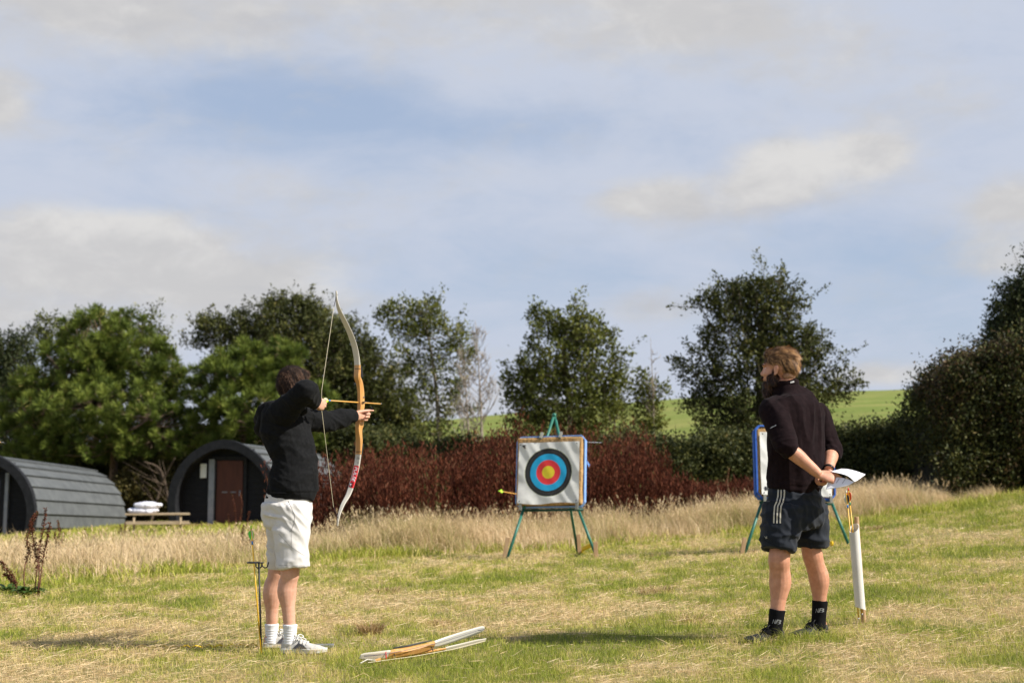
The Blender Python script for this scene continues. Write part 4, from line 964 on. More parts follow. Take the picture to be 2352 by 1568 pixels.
def bow(label, mapf, S, held):
    """mapf(px, py) puts the photo outline of the bow on the bow's own upright plane"""
    up = [(770.5, 668, 9, 7), (771, 676, 14, 8), (771.5, 688, 17, 7), (777, 711, 28, 7), (791, 741, 38, 7), (802.5, 766, 42, 8), (812.5, 795, 43, 9), (818, 822, 43, 11), (820, 842, 43, 13)]
    lo = [(824, 1038, 43, 13), (823.5, 1050, 43, 11), (819, 1078, 43, 9), (810, 1112, 42, 8), (802, 1136, 38, 7), (790.5, 1158, 30, 7), (783, 1180, 20, 7), (780, 1196, 15, 8), (779.5, 1207, 9, 7)]
    rs = [(820, 838, 44, 16), (820, 850, 46, 22), (820, 866, 46, 30), (825, 880, 36, 42), (828, 900, 30, 50), (829, 920, 30, 52), (829, 930, 36, 50), (828, 945, 34, 42), (828, 960, 36, 44), (826, 974, 44, 52), (824.5, 985, 38, 44), (825, 998, 42, 34), (825.5, 1012, 48, 28), (825, 1028, 46, 22), (824, 1043, 44, 15)]
    O = mapf(820, 1208); th = thing('recurve_bow', label, 'bow', O, 'recurve bows')
    res = {}
    for nm, pr, m in (('limb', up, limb_m), ('riser', rs, maple_m), ('limb', lo, limb_m)):
        q = cr(pr, 5); mb = MB(); rect_rings(mb, [mapf(a, b) for a, b, c_, d in q], [c_ / 1000 for a, b, c_, d in q], [d / 1000 for a, b, c_, d in q], S)
        o = mb.build(nm, m, th, smooth=False); res.setdefault(nm, []).append(o)
    for py_, px_ in ((846, 820), (1036, 824.5)):       # dark lines and bolts on the riser
        c_ = mapf(px_, py_); M3 = frame(S.cross(Vector((0, 0, 1))))
    if held:
        for sm_ in ([(812, 846.5), (828, 846.5)], [(816, 1037), (833, 1037)]): decal('seam', [strip2d(sm_, .7)], res['riser'][0], blk_m, res['riser'][0], .001)
    for (a, b) in (((826.5, 842), (830, 866)), ((833, 1018), (829.5, 1042))):
        MB().beam(mapf(*a), mapf(*b), .030, .010, S).build('limb_bolt', blk_m, res['riser'][0])
    if held:
        MB().ell(mapf(830, 912) + S * .017, (.006, .006, .006), None, 8, 6).build('plunger', steel_m, res['riser'][0])
        MB().beam(mapf(826, 924) + S * .02, mapf(833, 922) + S * .02, .02, .006).build('arrow_rest', blk_m, res['riser'][0])
    return th, res, mapf
Fw = Vector((.443, .897, 0)).normalized(); Sd = Fw.cross(Vector((0, 0, 1))).normalized()
Ox = P(828, 945, 9.38)
def held_map(px, py):
    a = (px - 828) / 188.
    for _ in range(3):
        Yv = Ox.y + Fw.y * a; k = (px - 1176) / F * Yv * 1.0; a = (P(px, py, Yv).x - Ox.x) / Fw.x * .5 + a * .5 if False else a
    Yv = Ox.y + Fw.y * a; q = P(px, py, Yv); return Vector((Ox.x + Fw.x * a, Yv, q.z))
hb, hres, _ = bow('recurve bow with wooden riser held at draw by the archer', held_map, Sd, True)
nock = P(738.5, 918.5, 8.94); lowstop = held_map(773, 1170)
MB().tube([held_map(772, 684) - Fw * .01, held_map(771, 706) - Fw * .028], .0022, 6).build('loop_serving', bstring_m, hb)
MB().tube([held_map(771, 706) - Fw * .028, nock + Vector((0, 0, .06)), nock, nock + Vector((.0, 0, -.05)), held_map(774, 1164) - Fw * .02], .0017, 6).build('string', string_m, hb)
MB().tube([held_map(774, 1164) - Fw * .02, held_map(782, 1190) - Fw * .008], .0018, 6).build('loop_serving', bstring_m, hb)
for sg in (-1, 1):
    MB().tube([held_map(772, 684) - Fw * .01, held_map(772, 676) + Sd * (.009 * sg)], .0018, 6).build('string_loop', bstring_m, hb)
    MB().tube([held_map(782, 1190) - Fw * .008, held_map(780, 1199) + Sd * (.009 * sg)], .0018, 6).build('string_loop', bstring_m, hb)
# lettering on the lower limb
low = hres['limb'][1]
c1 = [(819.2, 1069), (817, 1082), (813.6, 1096), (809.6, 1109), (806.2, 1119)]
lab = decal('label', [strip2d(c1, 5.4, 28, 8)], low, mat('label_red', (.62, .012, .02), .4), low, .0012)
def along(path, s):
    L = len(path) - 1; t = max(0, min(.9999, s)) * L; k = int(t); q = t - k; a, b = path[k], path[k + 1]; dx, dy = b[0] - a[0], b[1] - a[1]; l = math.hypot(dx, dy)
    return a[0] + dx * q, a[1] + dy * q, dx / l, dy / l
def text_on(path, s0, s1, body, half, shear=0.):
    v, f = text2d(body, shear=shear); xs_ = [a for a, b in v]; ys_ = [b for a, b in v]; x0, x1, y0, y1 = min(xs_), max(xs_), min(ys_), max(ys_); o = []
    for a, b in v:
        s_ = s0 + (s1 - s0) * (a - x0) / (x1 - x0); x, y, dx, dy = along(path, s_); h_ = ((b - y0) / (y1 - y0) * 2 - 1) * half
        o.append((x - dy * -h_, y + dx * -h_))
    return o, f
decal('lettering', [text_on(c1, .06, .68, 'PULSE', 3.5, .15)], low, mat('label_white', (.8, .8, .8), .4), low, .0026)
def disc2d(cx, cy, r, n=16): return [(cx, cy)] + [(cx + r * cos(2 * pi * i / n), cy + r * sin(2 * pi * i / n)) for i in range(n)], [(0, 1 + i, 1 + (i + 1) % n) for i in range(n)]
decal('emblem', [disc2d(807.6, 1112.5, 4.6)], low, mat('ink', (.03, .03, .03), .8), low, .0030)
decal('emblem_mark', [strip2d([(804.5, 1110.5), (806.6, 1114), (807.2, 1110.8)], .7, 6), strip2d([(804.6, 1114.5), (806, 1116)], .7, 2)], low, mat('label_white', (.8, .8, .8), .4), low, .0042)
decal('emblem_mark', [disc2d(809.6, 1112.8, 1.9, 10)], low, mat('label_red', (.62, .012, .02), .4), low, .0042)
decal('small_print', [text_on([(819.5, 1050.8), (826.5, 1051.3)], 0, 1, 'CORE', 1.1, .2), strip2d([(819, 1053.4), (827, 1053.9)], .3, 3), strip2d([(820, 1061), (824.8, 1061.4)], .25, 3), strip2d([(820, 1063.4), (824.8, 1063.8)], .25, 3)], low, mat('ink', (.03, .03, .03), .8), low, .0016)
tipv = P(877, 927.3, 9.66)
arrow('wooden arrow with lime feathers nocked on the drawn bow', nock, tipv, shaft_m, (lime_m, lime_m, cream_m), cyan_m, lime_m, None, .0042, .055, .013)

# the second bow, lying on the grass, belly and string up
g0 = P(838, 1503, 7.9); Yg0 = 7.95; p_a = Vector(((836 - 1176) / F * 8.12, 8.12, 0)); p_b = Vector(((1111 - 1176) / F * 9.0, 9.0, 0))
ax2 = (p_b - p_a); ax2.z = 0; Lb = ax2.length; ax2.normalize(); side2 = ax2.cross(Vector((0, 0, 1))).normalized(); tilt2 = (side2 * .62 + Vector((0, 0, -.45))).normalized()
BL = Lb
def lie(s, h, lat=0):
    q = p_a + ax2 * (s * BL); q = q + side2 * lat; return Vector((q.x, q.y, G(q.x, q.y) + h))
wn = (Vector((0, 0, .86)) - side2 * -.0 + side2 * .0)
Sl = (side2 * .50 + Vector((0, 0, .86))).normalized()      # width direction of the limbs: the flat faces look towards us
th = thing('recurve_bow', 'strung recurve bow with white limbs lying on the grass', 'bow', lie(0, 0), 'recurve bows')
def seg(nm, L_, m, par=th, nn=5):
    q = cr(L_, nn); mb = MB(); rect_rings(mb, [lie(a, b, c_) for a, b, c_, d, e in q], [d for a, b, c_, d, e in q], [e for a, b, c_, d, e in q], Sl); return mb.build(nm, m, par)
A1 = seg('limb', [(.0, .052, -.01, .026, .007), (.02, .051, -.005, .044, .007), (.08, .048, .0, .054, .008), (.16, .048, .0, .056, .010), (.205, .048, .0, .054, .014)], limb_m)
R1 = seg('riser', [(.20, .048, .0, .050, .016), (.25, .050, .0, .050, .026), (.32, .050, -.006, .040, .036), (.40, .052, -.006, .038, .040), (.46, .055, -.003, .044, .034), (.52, .060, .0, .052, .022), (.57, .065, .0, .054, .014)], maple_m)
A2 = seg('limb', [(.56, .064, .0, .056, .014), (.66, .076, .0, .062, .010), (.78, .090, .0, .063, .008), (.90, .103, .0, .060, .008), (.97, .110, .0, .054, .007), (.995, .112, .0, .042, .007), (1.004, .113, .0, .024, .006)], mat('white_limb_clean', (.72, .71, .68), .4, spec=.4))
sv_ = Sl * .0
MB().tube([lie(1.0, .112, .010), lie(.93, .113, .020)], .0024, 6).build('string_loop', bstring_m, th)
MB().tube([lie(.93, .113, .020), lie(.62, .078, .026), lie(.30, .062, .034), lie(.12, .054, .026)], .0018, 6).build('string', mat('grey_string', (.16, .15, .16), .7), th)
MB().tube([lie(.12, .054, .026), lie(.06, .054, .020), lie(.012, .054, .008)], .0022, 6).build('string_loop', bstring_m, th)
MB().tube([lie(.165, .028, .022), lie(.170, .068, .012)], .004, 6).build('red_mark', mat('label_red', (.62, .012, .02), .4), A1)
for s_ in (.235, .54): MB().tube([lie(s_, .03, .022), lie(s_, .07, .0)], .0028, 6).build('seam', blk_m, R1)
MB().tube([lie(.26, .078, -.016), lie(.38, .078, -.022), lie(.56, .092, -.010)], [.004, .006, .003], 6).build('edge_trim', blk_m, R1)
# a lower pale limb tip showing beneath it: the third bow under the first
th3 = thing('recurve_bow', 'mostly hidden pale recurve bow underneath the other one on the grass', 'bow', lie(.0, 0, .05), 'recurve bows')
def low3(s, h, lat): return lie(s, h, lat)
mb = MB(); q = [(-.055, .022, .045, .014, .006), (-.01, .034, .045, .032, .007), (.05, .024, .045, .030, .007)]; rect_rings(mb, [low3(*a[:3]) for a in q], [a[3] for a in q], [a[4] for a in q], (side2 * .8 + Vector((0, 0, .6))).normalized()); mb.build('limb', limb_m, th3)
mb = MB(); q = [(.05, .024, .045, .030, .012), (.16, .020, -.02, .032, .016), (.6, .024, -.03, .032, .016), (.68, .024, -.02, .032, .01)]; rect_rings(mb, [low3(*a[:3]) for a in q], [a[3] for a in q], [a[4] for a in q], (side2 * .8 + Vector((0, 0, .6))).normalized()); mb.build('riser', maple_m, th3)
mb = MB(); q = [(.68, .024, -.02, .034, .009), (.8, .034, .01, .040, .008), (.9, .046, .03, .036, .007), (.98, .052, .035, .022, .006)]; rect_rings(mb, [low3(*a[:3]) for a in q], [a[3] for a in q], [a[4] for a in q], (side2 * .5 + Vector((0, 0, .85))).normalized()); mb.build('limb', limb_m, th3)
MB().tube([low3(-.04, .03, .09), low3(.3, .03, .10), low3(.62, .035, .10), low3(.95, .05, .06)], .0018, 6).build('string', string_m, th3)

# shooting line: yellow rope in the grass, dark strip at the archer's toe
def rope(px0, px1, Yv, n=40): return [Vector(((px0 + (px1 - px0) * i / n - 1176) / F * Yv, Yv + .02 * sin(i * .9), G((px0 + (px1 - px0) * i / n - 1176) / F * Yv, Yv) + .012 + .008 * sin(i * 1.7))) for i in range(n + 1)]
r_ = rope(330, 605, 9.02); tag(MB().tube(r_, .006, 6).build('marker_rope', yel_m, origin=r_[0], smooth=True), 'yellow rope marking the shooting line, half buried in grass', 'rope')
c_ = P(737, 1471.5, 9.02); gz_ = G(c_.x, c_.y); tag(MB().box(Vector((c_.x, c_.y + .05, gz_ + .012)), .15, .07, .022, Matrix.Rotation(.1, 3, 'Z')).build('floor_marker', mat('grey_rubber_mat', (.14, .145, .16), .8, (.19, .19, .20), 30), origin=(c_.x, c_.y, gz_), bevel=.004), 'flat grey strip in the grass right of the archer\'s shoe', 'ground marker')

# ================================================================ dock weeds and tussocks
stem_m = mat('dock_stem', (.10, .035, .025), .8, (.16, .07, .04), 20); stemp = mat('dry_stem', (.30, .20, .12), .8, (.38, .27, .17), 20)
gl = leafmat('dock_leaf', [(0, (.04, .08, .02)), (.5, (.07, .13, .025)), (1, (.14, .19, .04))], .5, .3, .3)
def dockplant(label, px, py, Y, stems, leafs=14, pale=False, group='dead dock plants in the grass'):
    """stems: lists of (px, py) from base to tip"""
    b = gpt(px, py, Y); th = thing('dock_plant', label, 'plant', b, group); mb = MB(); C = []; D = []
    for s_ in stems:
        p = [P(a, c_, Y + RS.normal() * .04) for a, c_ in s_]; p[0].z = G(p[0].x, p[0].y); mb.tube(p, [.007 * (1 - .7 * i / (len(p) - 1)) for i in range(len(p))], 5, smooth=3)
        N_ = int(60 * len(p)); t = (.30 + .7 * RS.rand(N_)) * (len(p) - 1)
        for tt in t:
            k_ = min(int(tt), len(p) - 2); q = p[k_].lerp(p[k_ + 1], tt - k_); w_ = .030 * (1.15 - tt / len(p)); C.append(q + Vector(RS.normal(size=3)) * w_ * .6); D.append(RS.normal(size=3) + np.array([0, 0, .7]))
    mb.build('stem', stemp if pale else stem_m, th, smooth=True)
    C = np.array(C); D = np.array(D); n = len(C); V, Fc, T = leaves(C, D, rdir(n), .018, .013, np.clip(RS.normal(.5 + .3 * pale, .25, n), 0, 1)); link(fast_mesh('seed_heads', V, Fc, T), 'seed_heads', dm, th, smooth=False)
    if leafs:
        mb = MB(); V = []; Fs = []; T = []
        for i in range(leafs):
            a = RS.rand() * 2 * pi; L_ = .10 + .14 * RS.rand(); d = Vector((cos(a), sin(a), 0)); s2 = Vector((-sin(a), cos(a), 0)); w_ = L_ * .17; o_ = len(V); el_ = .7 + RS.rand() * .8
            for j in range(6):
                t = j / 5; cpt = b + d * (L_ * t * cos(el_ * .6)) + Vector((0, 0, .03 + L_ * (t * el_ - t * t * el_ * .75))); ww = w_ * sin(pi * min(.97, t * .85 + .12)); V += [cpt - s2 * ww, cpt + Vector((0, 0, -.006)), cpt + s2 * ww]; T += [.3 + .4 * RS.rand()] * 3
                if j: a_ = o_ + 3 * (j - 1); Fs += [(a_, a_ + 1, a_ + 4, a_ + 3), (a_ + 1, a_ + 2, a_ + 5, a_ + 4)]
        link(fast_mesh('leaf', np.array([list(v) for v in V]), np.array(Fs), np.array(T)), 'leaf', gl, th)
dockplant('tallest reddish dock plant with green leaves at its foot, left side', 60, 1362, 13.4, [[(58, 1360), (55, 1310), (66, 1270), (62, 1240), (72, 1205), (82, 1180)], [(80, 1362), (82, 1330), (88, 1290), (92, 1250), (100, 1210), (106, 1165)], [(86, 1360), (90, 1310), (82, 1270), (76, 1235), (70, 1200), (88, 1175)], [(90, 1330), (98, 1285), (108, 1240), (114, 1200)]], 26)
dockplant('leaning dead dock stem at the far left edge', 20, 1352, 13.8, [[(40, 1352), (30, 1325), (14, 1305), (2, 1290)], [(44, 1352), (36, 1340), (20, 1325), (8, 1318)]], 16)
dockplant('pale dead dock stem between the red dock plant and the picnic table', 134, 1290, 19.0, [[(134, 1290), (134, 1255), (136, 1220), (133, 1195)], [(136, 1290), (140, 1250), (146, 1222)], [(134, 1275), (128, 1245), (126, 1222)]], 0, True)
dockplant('small brown dock stem in front of the left pod', 193, 1255, 26, [[(193, 1262), (193, 1235), (195, 1213)], [(195, 1262), (198, 1240), (201, 1226)]], 0)
dockplant('brown dock clump left of the picnic table', 285, 1262, 27, [[(283, 1262), (280, 1230), (276, 1205)], [(286, 1262), (285, 1225), (288, 1200)], [(290, 1262), (294, 1235), (299, 1212)], [(288, 1262), (281, 1240), (271, 1220)]], 0)
dockplant('brown dock clump just left of the archer\'s shorts', 568, 1290, 19.5, [[(566, 1292), (562, 1260), (556, 1230), (560, 1205)], [(568, 1292), (570, 1255), (572, 1225)], [(570, 1292), (576, 1260), (580, 1240)], [(564, 1292), (556, 1268), (548, 1250)]], 0, True)
dockplant('tall rust dock stems in front of the right pod door', 545, 1245, 27, [[(545, 1250), (542, 1205), (540, 1165), (533, 1135)], [(549, 1250), (552, 1200), (556, 1160), (552, 1130)], [(552, 1250), (566, 1210), (572, 1175)], [(541, 1250), (528, 1215), (524, 1180)]], 0)
dockplant('pale dry stalk against the rust thicket left of the left target', 1062, 1225, 24, [[(1062, 1240), (1064, 1190), (1062, 1140), (1066, 1100)]], 0, True)
dockplant('pale tall stalk right of the standing left target', 1672, 1180, 25, [[(1672, 1190), (1674, 1140), (1671, 1100), (1675, 1075)], [(1674, 1190), (1680, 1150), (1684, 1120)]], 0, True)
tuss = leafmat('tussock', [(0, (.24, .14, .06)), (.4, (.50, .36, .18)), (1, (.72, .56, .33))], .8, .2, .15)
for (px, py, Yt_, rad, hh, nn_, lab) in [(851, 1424, 9.75, .075, .11, 300, 'brown dead grass tussock behind the lying bow'), (1010, 1400, 10.4, .13, .06, 120, 'low straw tussock left of the mid field'), (1500, 1345, 12.6, .16, .08, 140, 'dry tussock right of the left target'), (1590, 1415, 10.2, .14, .06, 120, 'dry tussock left of the instructor\'s shadow'), (610, 1335, 12.0, .16, .08, 160, 'dark tussock behind the archer\'s stand'), (2010, 1195, 21, .2, .08, 120, 'dark tussock in the upper field by the pipe quiver'), (885, 1330, 13.3, .15, .08, 150, 'small dark tussock in the middle of the field')]:
    q = gpt(px, py, Yt_); q.z += .03; r = rad * RS.rand(nn_) ** .7; a = RS.rand(nn_) * 2 * pi; bx = np.stack([q.x + r * np.cos(a), q.y + r * np.sin(a), gz(q.x + r * np.cos(a), q.y + r * np.sin(a))], 1)
    V, Fc, T = blades(bx, hh * (.5 + .7 * RS.rand(nn_)), np.full(nn_, .0045 * Yt_ / 9), a + RS.normal(0, .4, nn_), .25 + RS.rand(nn_) * .9, RS.rand(nn_) * .7, RS.rand(nn_) ** 1.3 * (1 - .3 * (hh > .14)))
    tag(link(fast_mesh('grass_tussock', V, Fc, T), 'grass_tussock', tuss, origin=q, smooth=False), lab, 'tussock', 'dry tussocks on the mown field')
# ================================================================ people
skin_m = mat('skin', (.56, .30, .205), .5, (.63, .36, .25), 30, bump=.0004, bscale=300, sss=.12, spec=.35)
skin2_m = mat('skin_tanned', (.50, .235, .145), .5, (.60, .30, .19), 26, bump=.0005, bscale=260, sss=.10, spec=.4)
black_c = mat('black_cotton', (.0085, .0088, .0095), .95, (.0125, .0128, .0135), 60, bump=.0006, bscale=500, spec=.04, sheen=.02)
plum_c = mat('dark_fleece', (.0100, .0060, .0068), 1.0, (.0150, .0088, .0098), 30, bump=.0010, bscale=420, spec=.03, sheen=.03)
whites_c = mat('white_jersey', (.60, .58, .55), .9, (.65, .63, .60), 10, bump=.0005, bscale=400, spec=.15, sheen=.1)
navy_c = mat('navy_shorts', (.009, .012, .019), .8, (.014, .018, .026), 14, bump=.0005, bscale=300, spec=.2, sheen=.08)
sock_w = mat('white_sock', (.74, .74, .76), .9, bump=.0016, bscale=90, stretch=(1.2, 1.2, .12), spec=.1)
sock_b = mat('black_sock', (.009, .009, .010), .95, bump=.001, bscale=200, spec=.08)
shoe_g = mat('grey_shoe', (.46, .44, .40), .8, (.54, .52, .48), 60, bump=.0008, bscale=400)
sole_g = mat('pale_sole', (.58, .57, .53), .6); dark_g = mat('shoe_dark_panel', (.07, .07, .08), .8)
shoe_b = mat('black_shoe', (.012, .012, .013), .7, (.02, .02, .02), 50); sole_b = mat('dark_sole', (.03, .03, .03), .6)
lace_w = mat('white_lace', (.66, .66, .64), .8); lace_b = mat('black_lace', (.02, .02, .02), .8)
eye_m = mat('eye_white', (.75, .73, .70), .2); iris_m = mat('iris', (.05, .035, .02), .2)
hair_d = mat('hair_dark', (.012, .007, .005), .8, (.024, .014, .010), 40, bump=.002, bscale=120)
hair_b = mat('hair_blond', (.07, .034, .016), .6, (.15, .08, .036), 22, bump=.002, bscale=60, spec=.4)
beard_m = mat('beard', (.020, .010, .007), .8, (.035, .018, .012), 30, bump=.002, bscale=120)
hl_d = leafmat('strands_dark', [(0, (.008, .005, .004)), (.55, (.040, .023, .016)), (1, (.15, .085, .055))], .7, .1, .12)
hl_b = leafmat('strands_blond', [(0, (.06, .028, .013)), (.5, (.19, .10, .045)), (1, (.62, .36, .16))], .5, .15, .3)
hl_be = leafmat('strands_beard', [(0, (.016, .008, .005)), (.6, (.055, .025, .015)), (1, (.16, .075, .04))], .5, .1, .4)

def head(mb, C, fdir, up=(0, 0, 1), s=1.0):
    R = frame(fdir, up)
    def e(x, y, z, a, b, c): mb.ell(Vector(C) + R @ Vector((x, y, z)) * s, (a * s, b * s, c * s), R, 20, 14)
    e(0, -.018, .030, .077, .098, .088); e(0, .030, -.035, .062, .066, .085); e(0, .030, -.075, .052, .058, .040); e(0, .066, -.098, .026, .022, .018)
    e(0, .080, .022, .050, .018, .014); e(.034, .066, -.030, .022, .024, .020); e(-.034, .066, -.030, .022, .024, .020)
    mb.tube([Vector(C) + R @ Vector(p) * s for p in ((0, .084, .018), (0, .096, -.012), (0, .105, -.028), (0, .096, -.038))], [.008 * s, .009 * s, .0115 * s, .008 * s], 10, smooth=3)
    for q in (-1, 1): e(q * .010, .098, -.034, .009, .010, .008)
    e(0, .090, -.060, .024, .010, .006); e(0, .088, -.070, .020, .010, .007)
    for q in (-1, 1):
        e(q * .079, -.004, -.014, .006, .016, .028); e(q * .083, -.010, -.003, .005, .012, .017); e(q * .080, .002, -.038, .006, .009, .010)
    return R
def eyes(C, R, s, par):
    for q in (-1, 1):
        c_ = Vector(C) + R @ Vector((q * .031, .064, .000)) * s
        e = MB().ell(c_, (.0115 * s,) * 3, None, 14, 10).build('eye', eye_m, par, smooth=True)
        MB().ell(c_ + R @ Vector((0, .0092, 0)) * s, (.006 * s, .004 * s, .006 * s), R, 10, 8).build('iris', iris_m, e, smooth=True)
        MB().tube([Vector(C) + R @ Vector((q * x, y, z)) * s for x, y, z in ((.014, .097, .020), (.034, .093, .026), (.052, .078, .019))], [.003, .0042, .0025], 6, smooth=3).build('eyebrow', beard_m, par, smooth=True)
def hand(mb, w, d, n, t, curls, thumb=(.5, .8, .2), s=1.0, spread_=.0, tc=.5):
    """w wrist, d forward, n the way the palm faces, t thumb side"""
    w = Vector(w); d = Vector(d).normalized(); n = Vector(n); n = (n - d * n.dot(d)).normalized(); t = Vector(t); t = (t - d * t.dot(d) - n * t.dot(n)).normalized()
    pl = .088 * s
    mb.tube([w - d * .015, w + d * .02 * s, w + d * pl * .6, w + d * pl], [(.026 * s, .018 * s), (.030 * s, .017 * s), (.041 * s, .015 * s), (.038 * s, .0115 * s)], 14, side=t, smooth=3)
    for i in range(4):
        off = (.030, .010, -.010, -.029)[i] * s; Ls = ((.040, .024, .019), (.044, .028, .020), (.041, .026, .020), (.032, .019, .017))[i]
        p = w + d * (pl - .010 * s - (.0, -.003, 0, .007)[i]) + t * off; pts = [p]; rr = [.0098 * s]; ang = 0; c = curls[i]
        for j in range(3):
            ang += c[j] if isinstance(c, (list, tuple)) else c * (.8, 1.1, .7)[j]
            dd = (d * cos(ang) + n * sin(ang) + t * (off * spread_)).normalized(); pts.append(pts[-1] + dd * Ls[j] * s); rr.append((.0092, .0085, .0068)[j] * s)
        mb.tube(pts, rr, 8, smooth=2); mb.ell(pts[-1], (.007 * s,) * 3, None, 8, 6)
    p = w + d * .022 * s + t * .024 * s; td = (d * thumb[0] + t * thumb[1] + n * thumb[2]).normalized(); p1 = p + td * .040 * s
    t2 = (td * .75 + d * tc + n * .25 * tc).normalized(); p2 = p1 + t2 * .032 * s; p3 = p2 + (t2 + n * .2).normalized() * .024 * s
    mb.tube([p - td * .012 * s, p, p1, p2, p3], [.012 * s, .0145 * s, .0118 * s, .0105 * s, .0078 * s], 8, smooth=2); mb.ell(p3, (.0078 * s,) * 3, None, 8, 6)
def strands(host, name, m, par, n, L, flow, wid=.0016, lift=.25, lo=None, bias=.55):
    """short hairs rooted all over the host mesh"""
    me = host.data; org = ORG[host]; F_ = len(me.polygons); ar = np.empty(F_, np.float32); me.polygons.foreach_get('area', ar); ce = np.empty(F_ * 3, np.float32); me.polygons.foreach_get('center', ce); no = np.empty(F_ * 3, np.float32); me.polygons.foreach_get('normal', no)
    ce = ce.reshape(-1, 3) + np.array(org); no = no.reshape(-1, 3)
    if lo is not None: ar = ar * lo(ce, no)
    k_ = RS.choice(F_, n, p=ar / ar.sum()); c = ce[k_] + RS.normal(0, .0015, (n, 3)); nn = no[k_]
    f = flow(c, nn); f = f - nn * (f * nn).sum(1, keepdims=True); f /= np.linalg.norm(f, axis=1, keepdims=True) + 1e-6
    d = f + nn * (lift + .25 * RS.rand(n))[:, None] + RS.normal(0, .14, (n, 3)); clump = fbm(c[:, 0] * 130 + c[:, 2] * 60, c[:, 1] * 130, 5, 2)
    V, Fc, T = leaves(c - nn * .001, d, nn, L * (.6 + .7 * RS.rand(n)), wid, np.clip((clump - .5) * 2.2 + bias + RS.normal(0, .16, n), 0, 1))
    return link(fast_mesh(name, V, Fc, T), name, m, par, smooth=False)
def shoe(par, heel, fdir, L_, upm, solem, lacem, s=1.0, tongue=True, panel=None, strap=None, roll=0):
    heel = Vector(heel); f = Vector(fdir); f.z = 0; f.normalize(); sd = Vector((0, 0, 1)).cross(f); U = Vector((0, 0, 1))
    sec = [(-.02, .020, .050, 0), (.02, .032, .078, 0), (.09, .036, .092, 0), (.20, .037, .094, 0), (.34, .038, .082, 0), (.50, .042, .062, .002), (.68, .049, .050, .004), (.84, .046, .042, .004), (.95, .030, .032, .002), (1.0, .012, .022, 0)]
    rings = []
    for t, hw, h, dx in sec:
        c_ = heel + f * (t * L_) + sd * dx; r = []
        for j in range(16):
            g = 2 * pi * j / 16; x = cos(g); z = sin(g); zz = .012 + (h - .012) * (z ** .75) if z > 0 else .012 - .004 * abs(z) ** .5
            r.append(c_ + sd * (x * hw * (1 - .25 * max(z, 0))) + U * zz)
        rings.append(r)
    mb = MB().loft(rings); me = fused(mb, .004, 4, lambda p, n_: .0018 * noise.noise(p * 45)); sh = link(me, 'shoe', upm, par)
    mb = MB(); r0 = []; r1 = []
    for sg in (1, -1):
        for t, hw, h, dx in (sec if sg > 0 else sec[::-1]):
            q = heel + f * (t * L_ * 1.02 - .003) + sd * (dx + sg * (hw * 1.10)); z_ = .012 * max(0, t - .75) / .25
            r0.append(q + U * (-.006 + z_)); r1.append(q + U * (.022 + z_ * .6))
    mb.loft([r0, r1]); mb.build('sole', solem, sh, smooth=False, bevel=.003)
    for i in range(4):
        t = .34 + i * .075; h = (.082, .072, .063, .056)[i] + .004; c_ = heel + f * (t * L_) + U * (h - .002)
        MB().tube([c_ - sd * .026 - U * .012, c_ - sd * .01 + U * .002 + f * .006, c_ + sd * .01 + U * .002 - f * .004, c_ + sd * .026 - U * .012], .0032, 6, smooth=3).build('lace', lacem, sh, smooth=True)
    c_ = heel + f * (.33 * L_) + U * .088
    mb = MB()
    for sg in (-1, 1):
        mb.tube([c_, c_ + sd * .022 * sg + U * .014 + f * .01, c_ + sd * .036 * sg + U * .002 + f * .028, c_ + sd * .018 * sg - U * .006 + f * .02, c_], .0028, 6, smooth=4)
        mb.tube([c_, c_ + sd * .02 * sg + f * .03 - U * .004, c_ + sd * .034 * sg + f * .05 - U * .022], .0026, 6, smooth=3)
    mb.build('bow_knot', lacem, sh, smooth=True)
    MB().tube([heel + f * (.18 * L_) + U * .085, heel + f * (.26 * L_) + U * .105, heel + f * (.31 * L_) + U * .094], [(.022, .006), (.020, .006), (.018, .006)], 8, side=sd, smooth=3).build('tongue', upm, sh, smooth=True)
    if panel:
        for sg in (-1, 1):
            mb = MB(); g0 = [heel + f * (a * L_) + sd * (sg * b) + U * c for a, b, c in ((.28, .0410, .024), (.62, .050, .024), (.52, .0405, .048), (.40, .036, .058))]; mb.add(g0 + [q + sd * (sg * .002) for q in g0], [(0, 1, 2, 3), (7, 6, 5, 4), (0, 4, 5, 1), (1, 5, 6, 2), (2, 6, 7, 3), (3, 7, 4, 0)]); mb.build('side_panel', panel, sh)
    return sh
def fold(p, sc, ax, amp, seed=0):
    """soft creases running across ax"""
    q = Vector(p) * sc; q = q + Vector(ax) * (Vector(p).dot(Vector(ax)) * sc * 1.6); n_ = noise.noise(q + Vector((seed, seed * .7, 0))); return amp * ((1 - abs(n_) * 2.4) if abs(n_) < .42 else -.01)
def ringtube(mb, rs, R, N_, n=28, power=2.4, smooth=4):
    """rs: (centre, half width along R, half depth along N)"""
    pts = [r[0] for r in rs]; mb.tube(pts, [(r[1], r[2]) for r in rs], n, side=R, smooth=smooth, power=power)

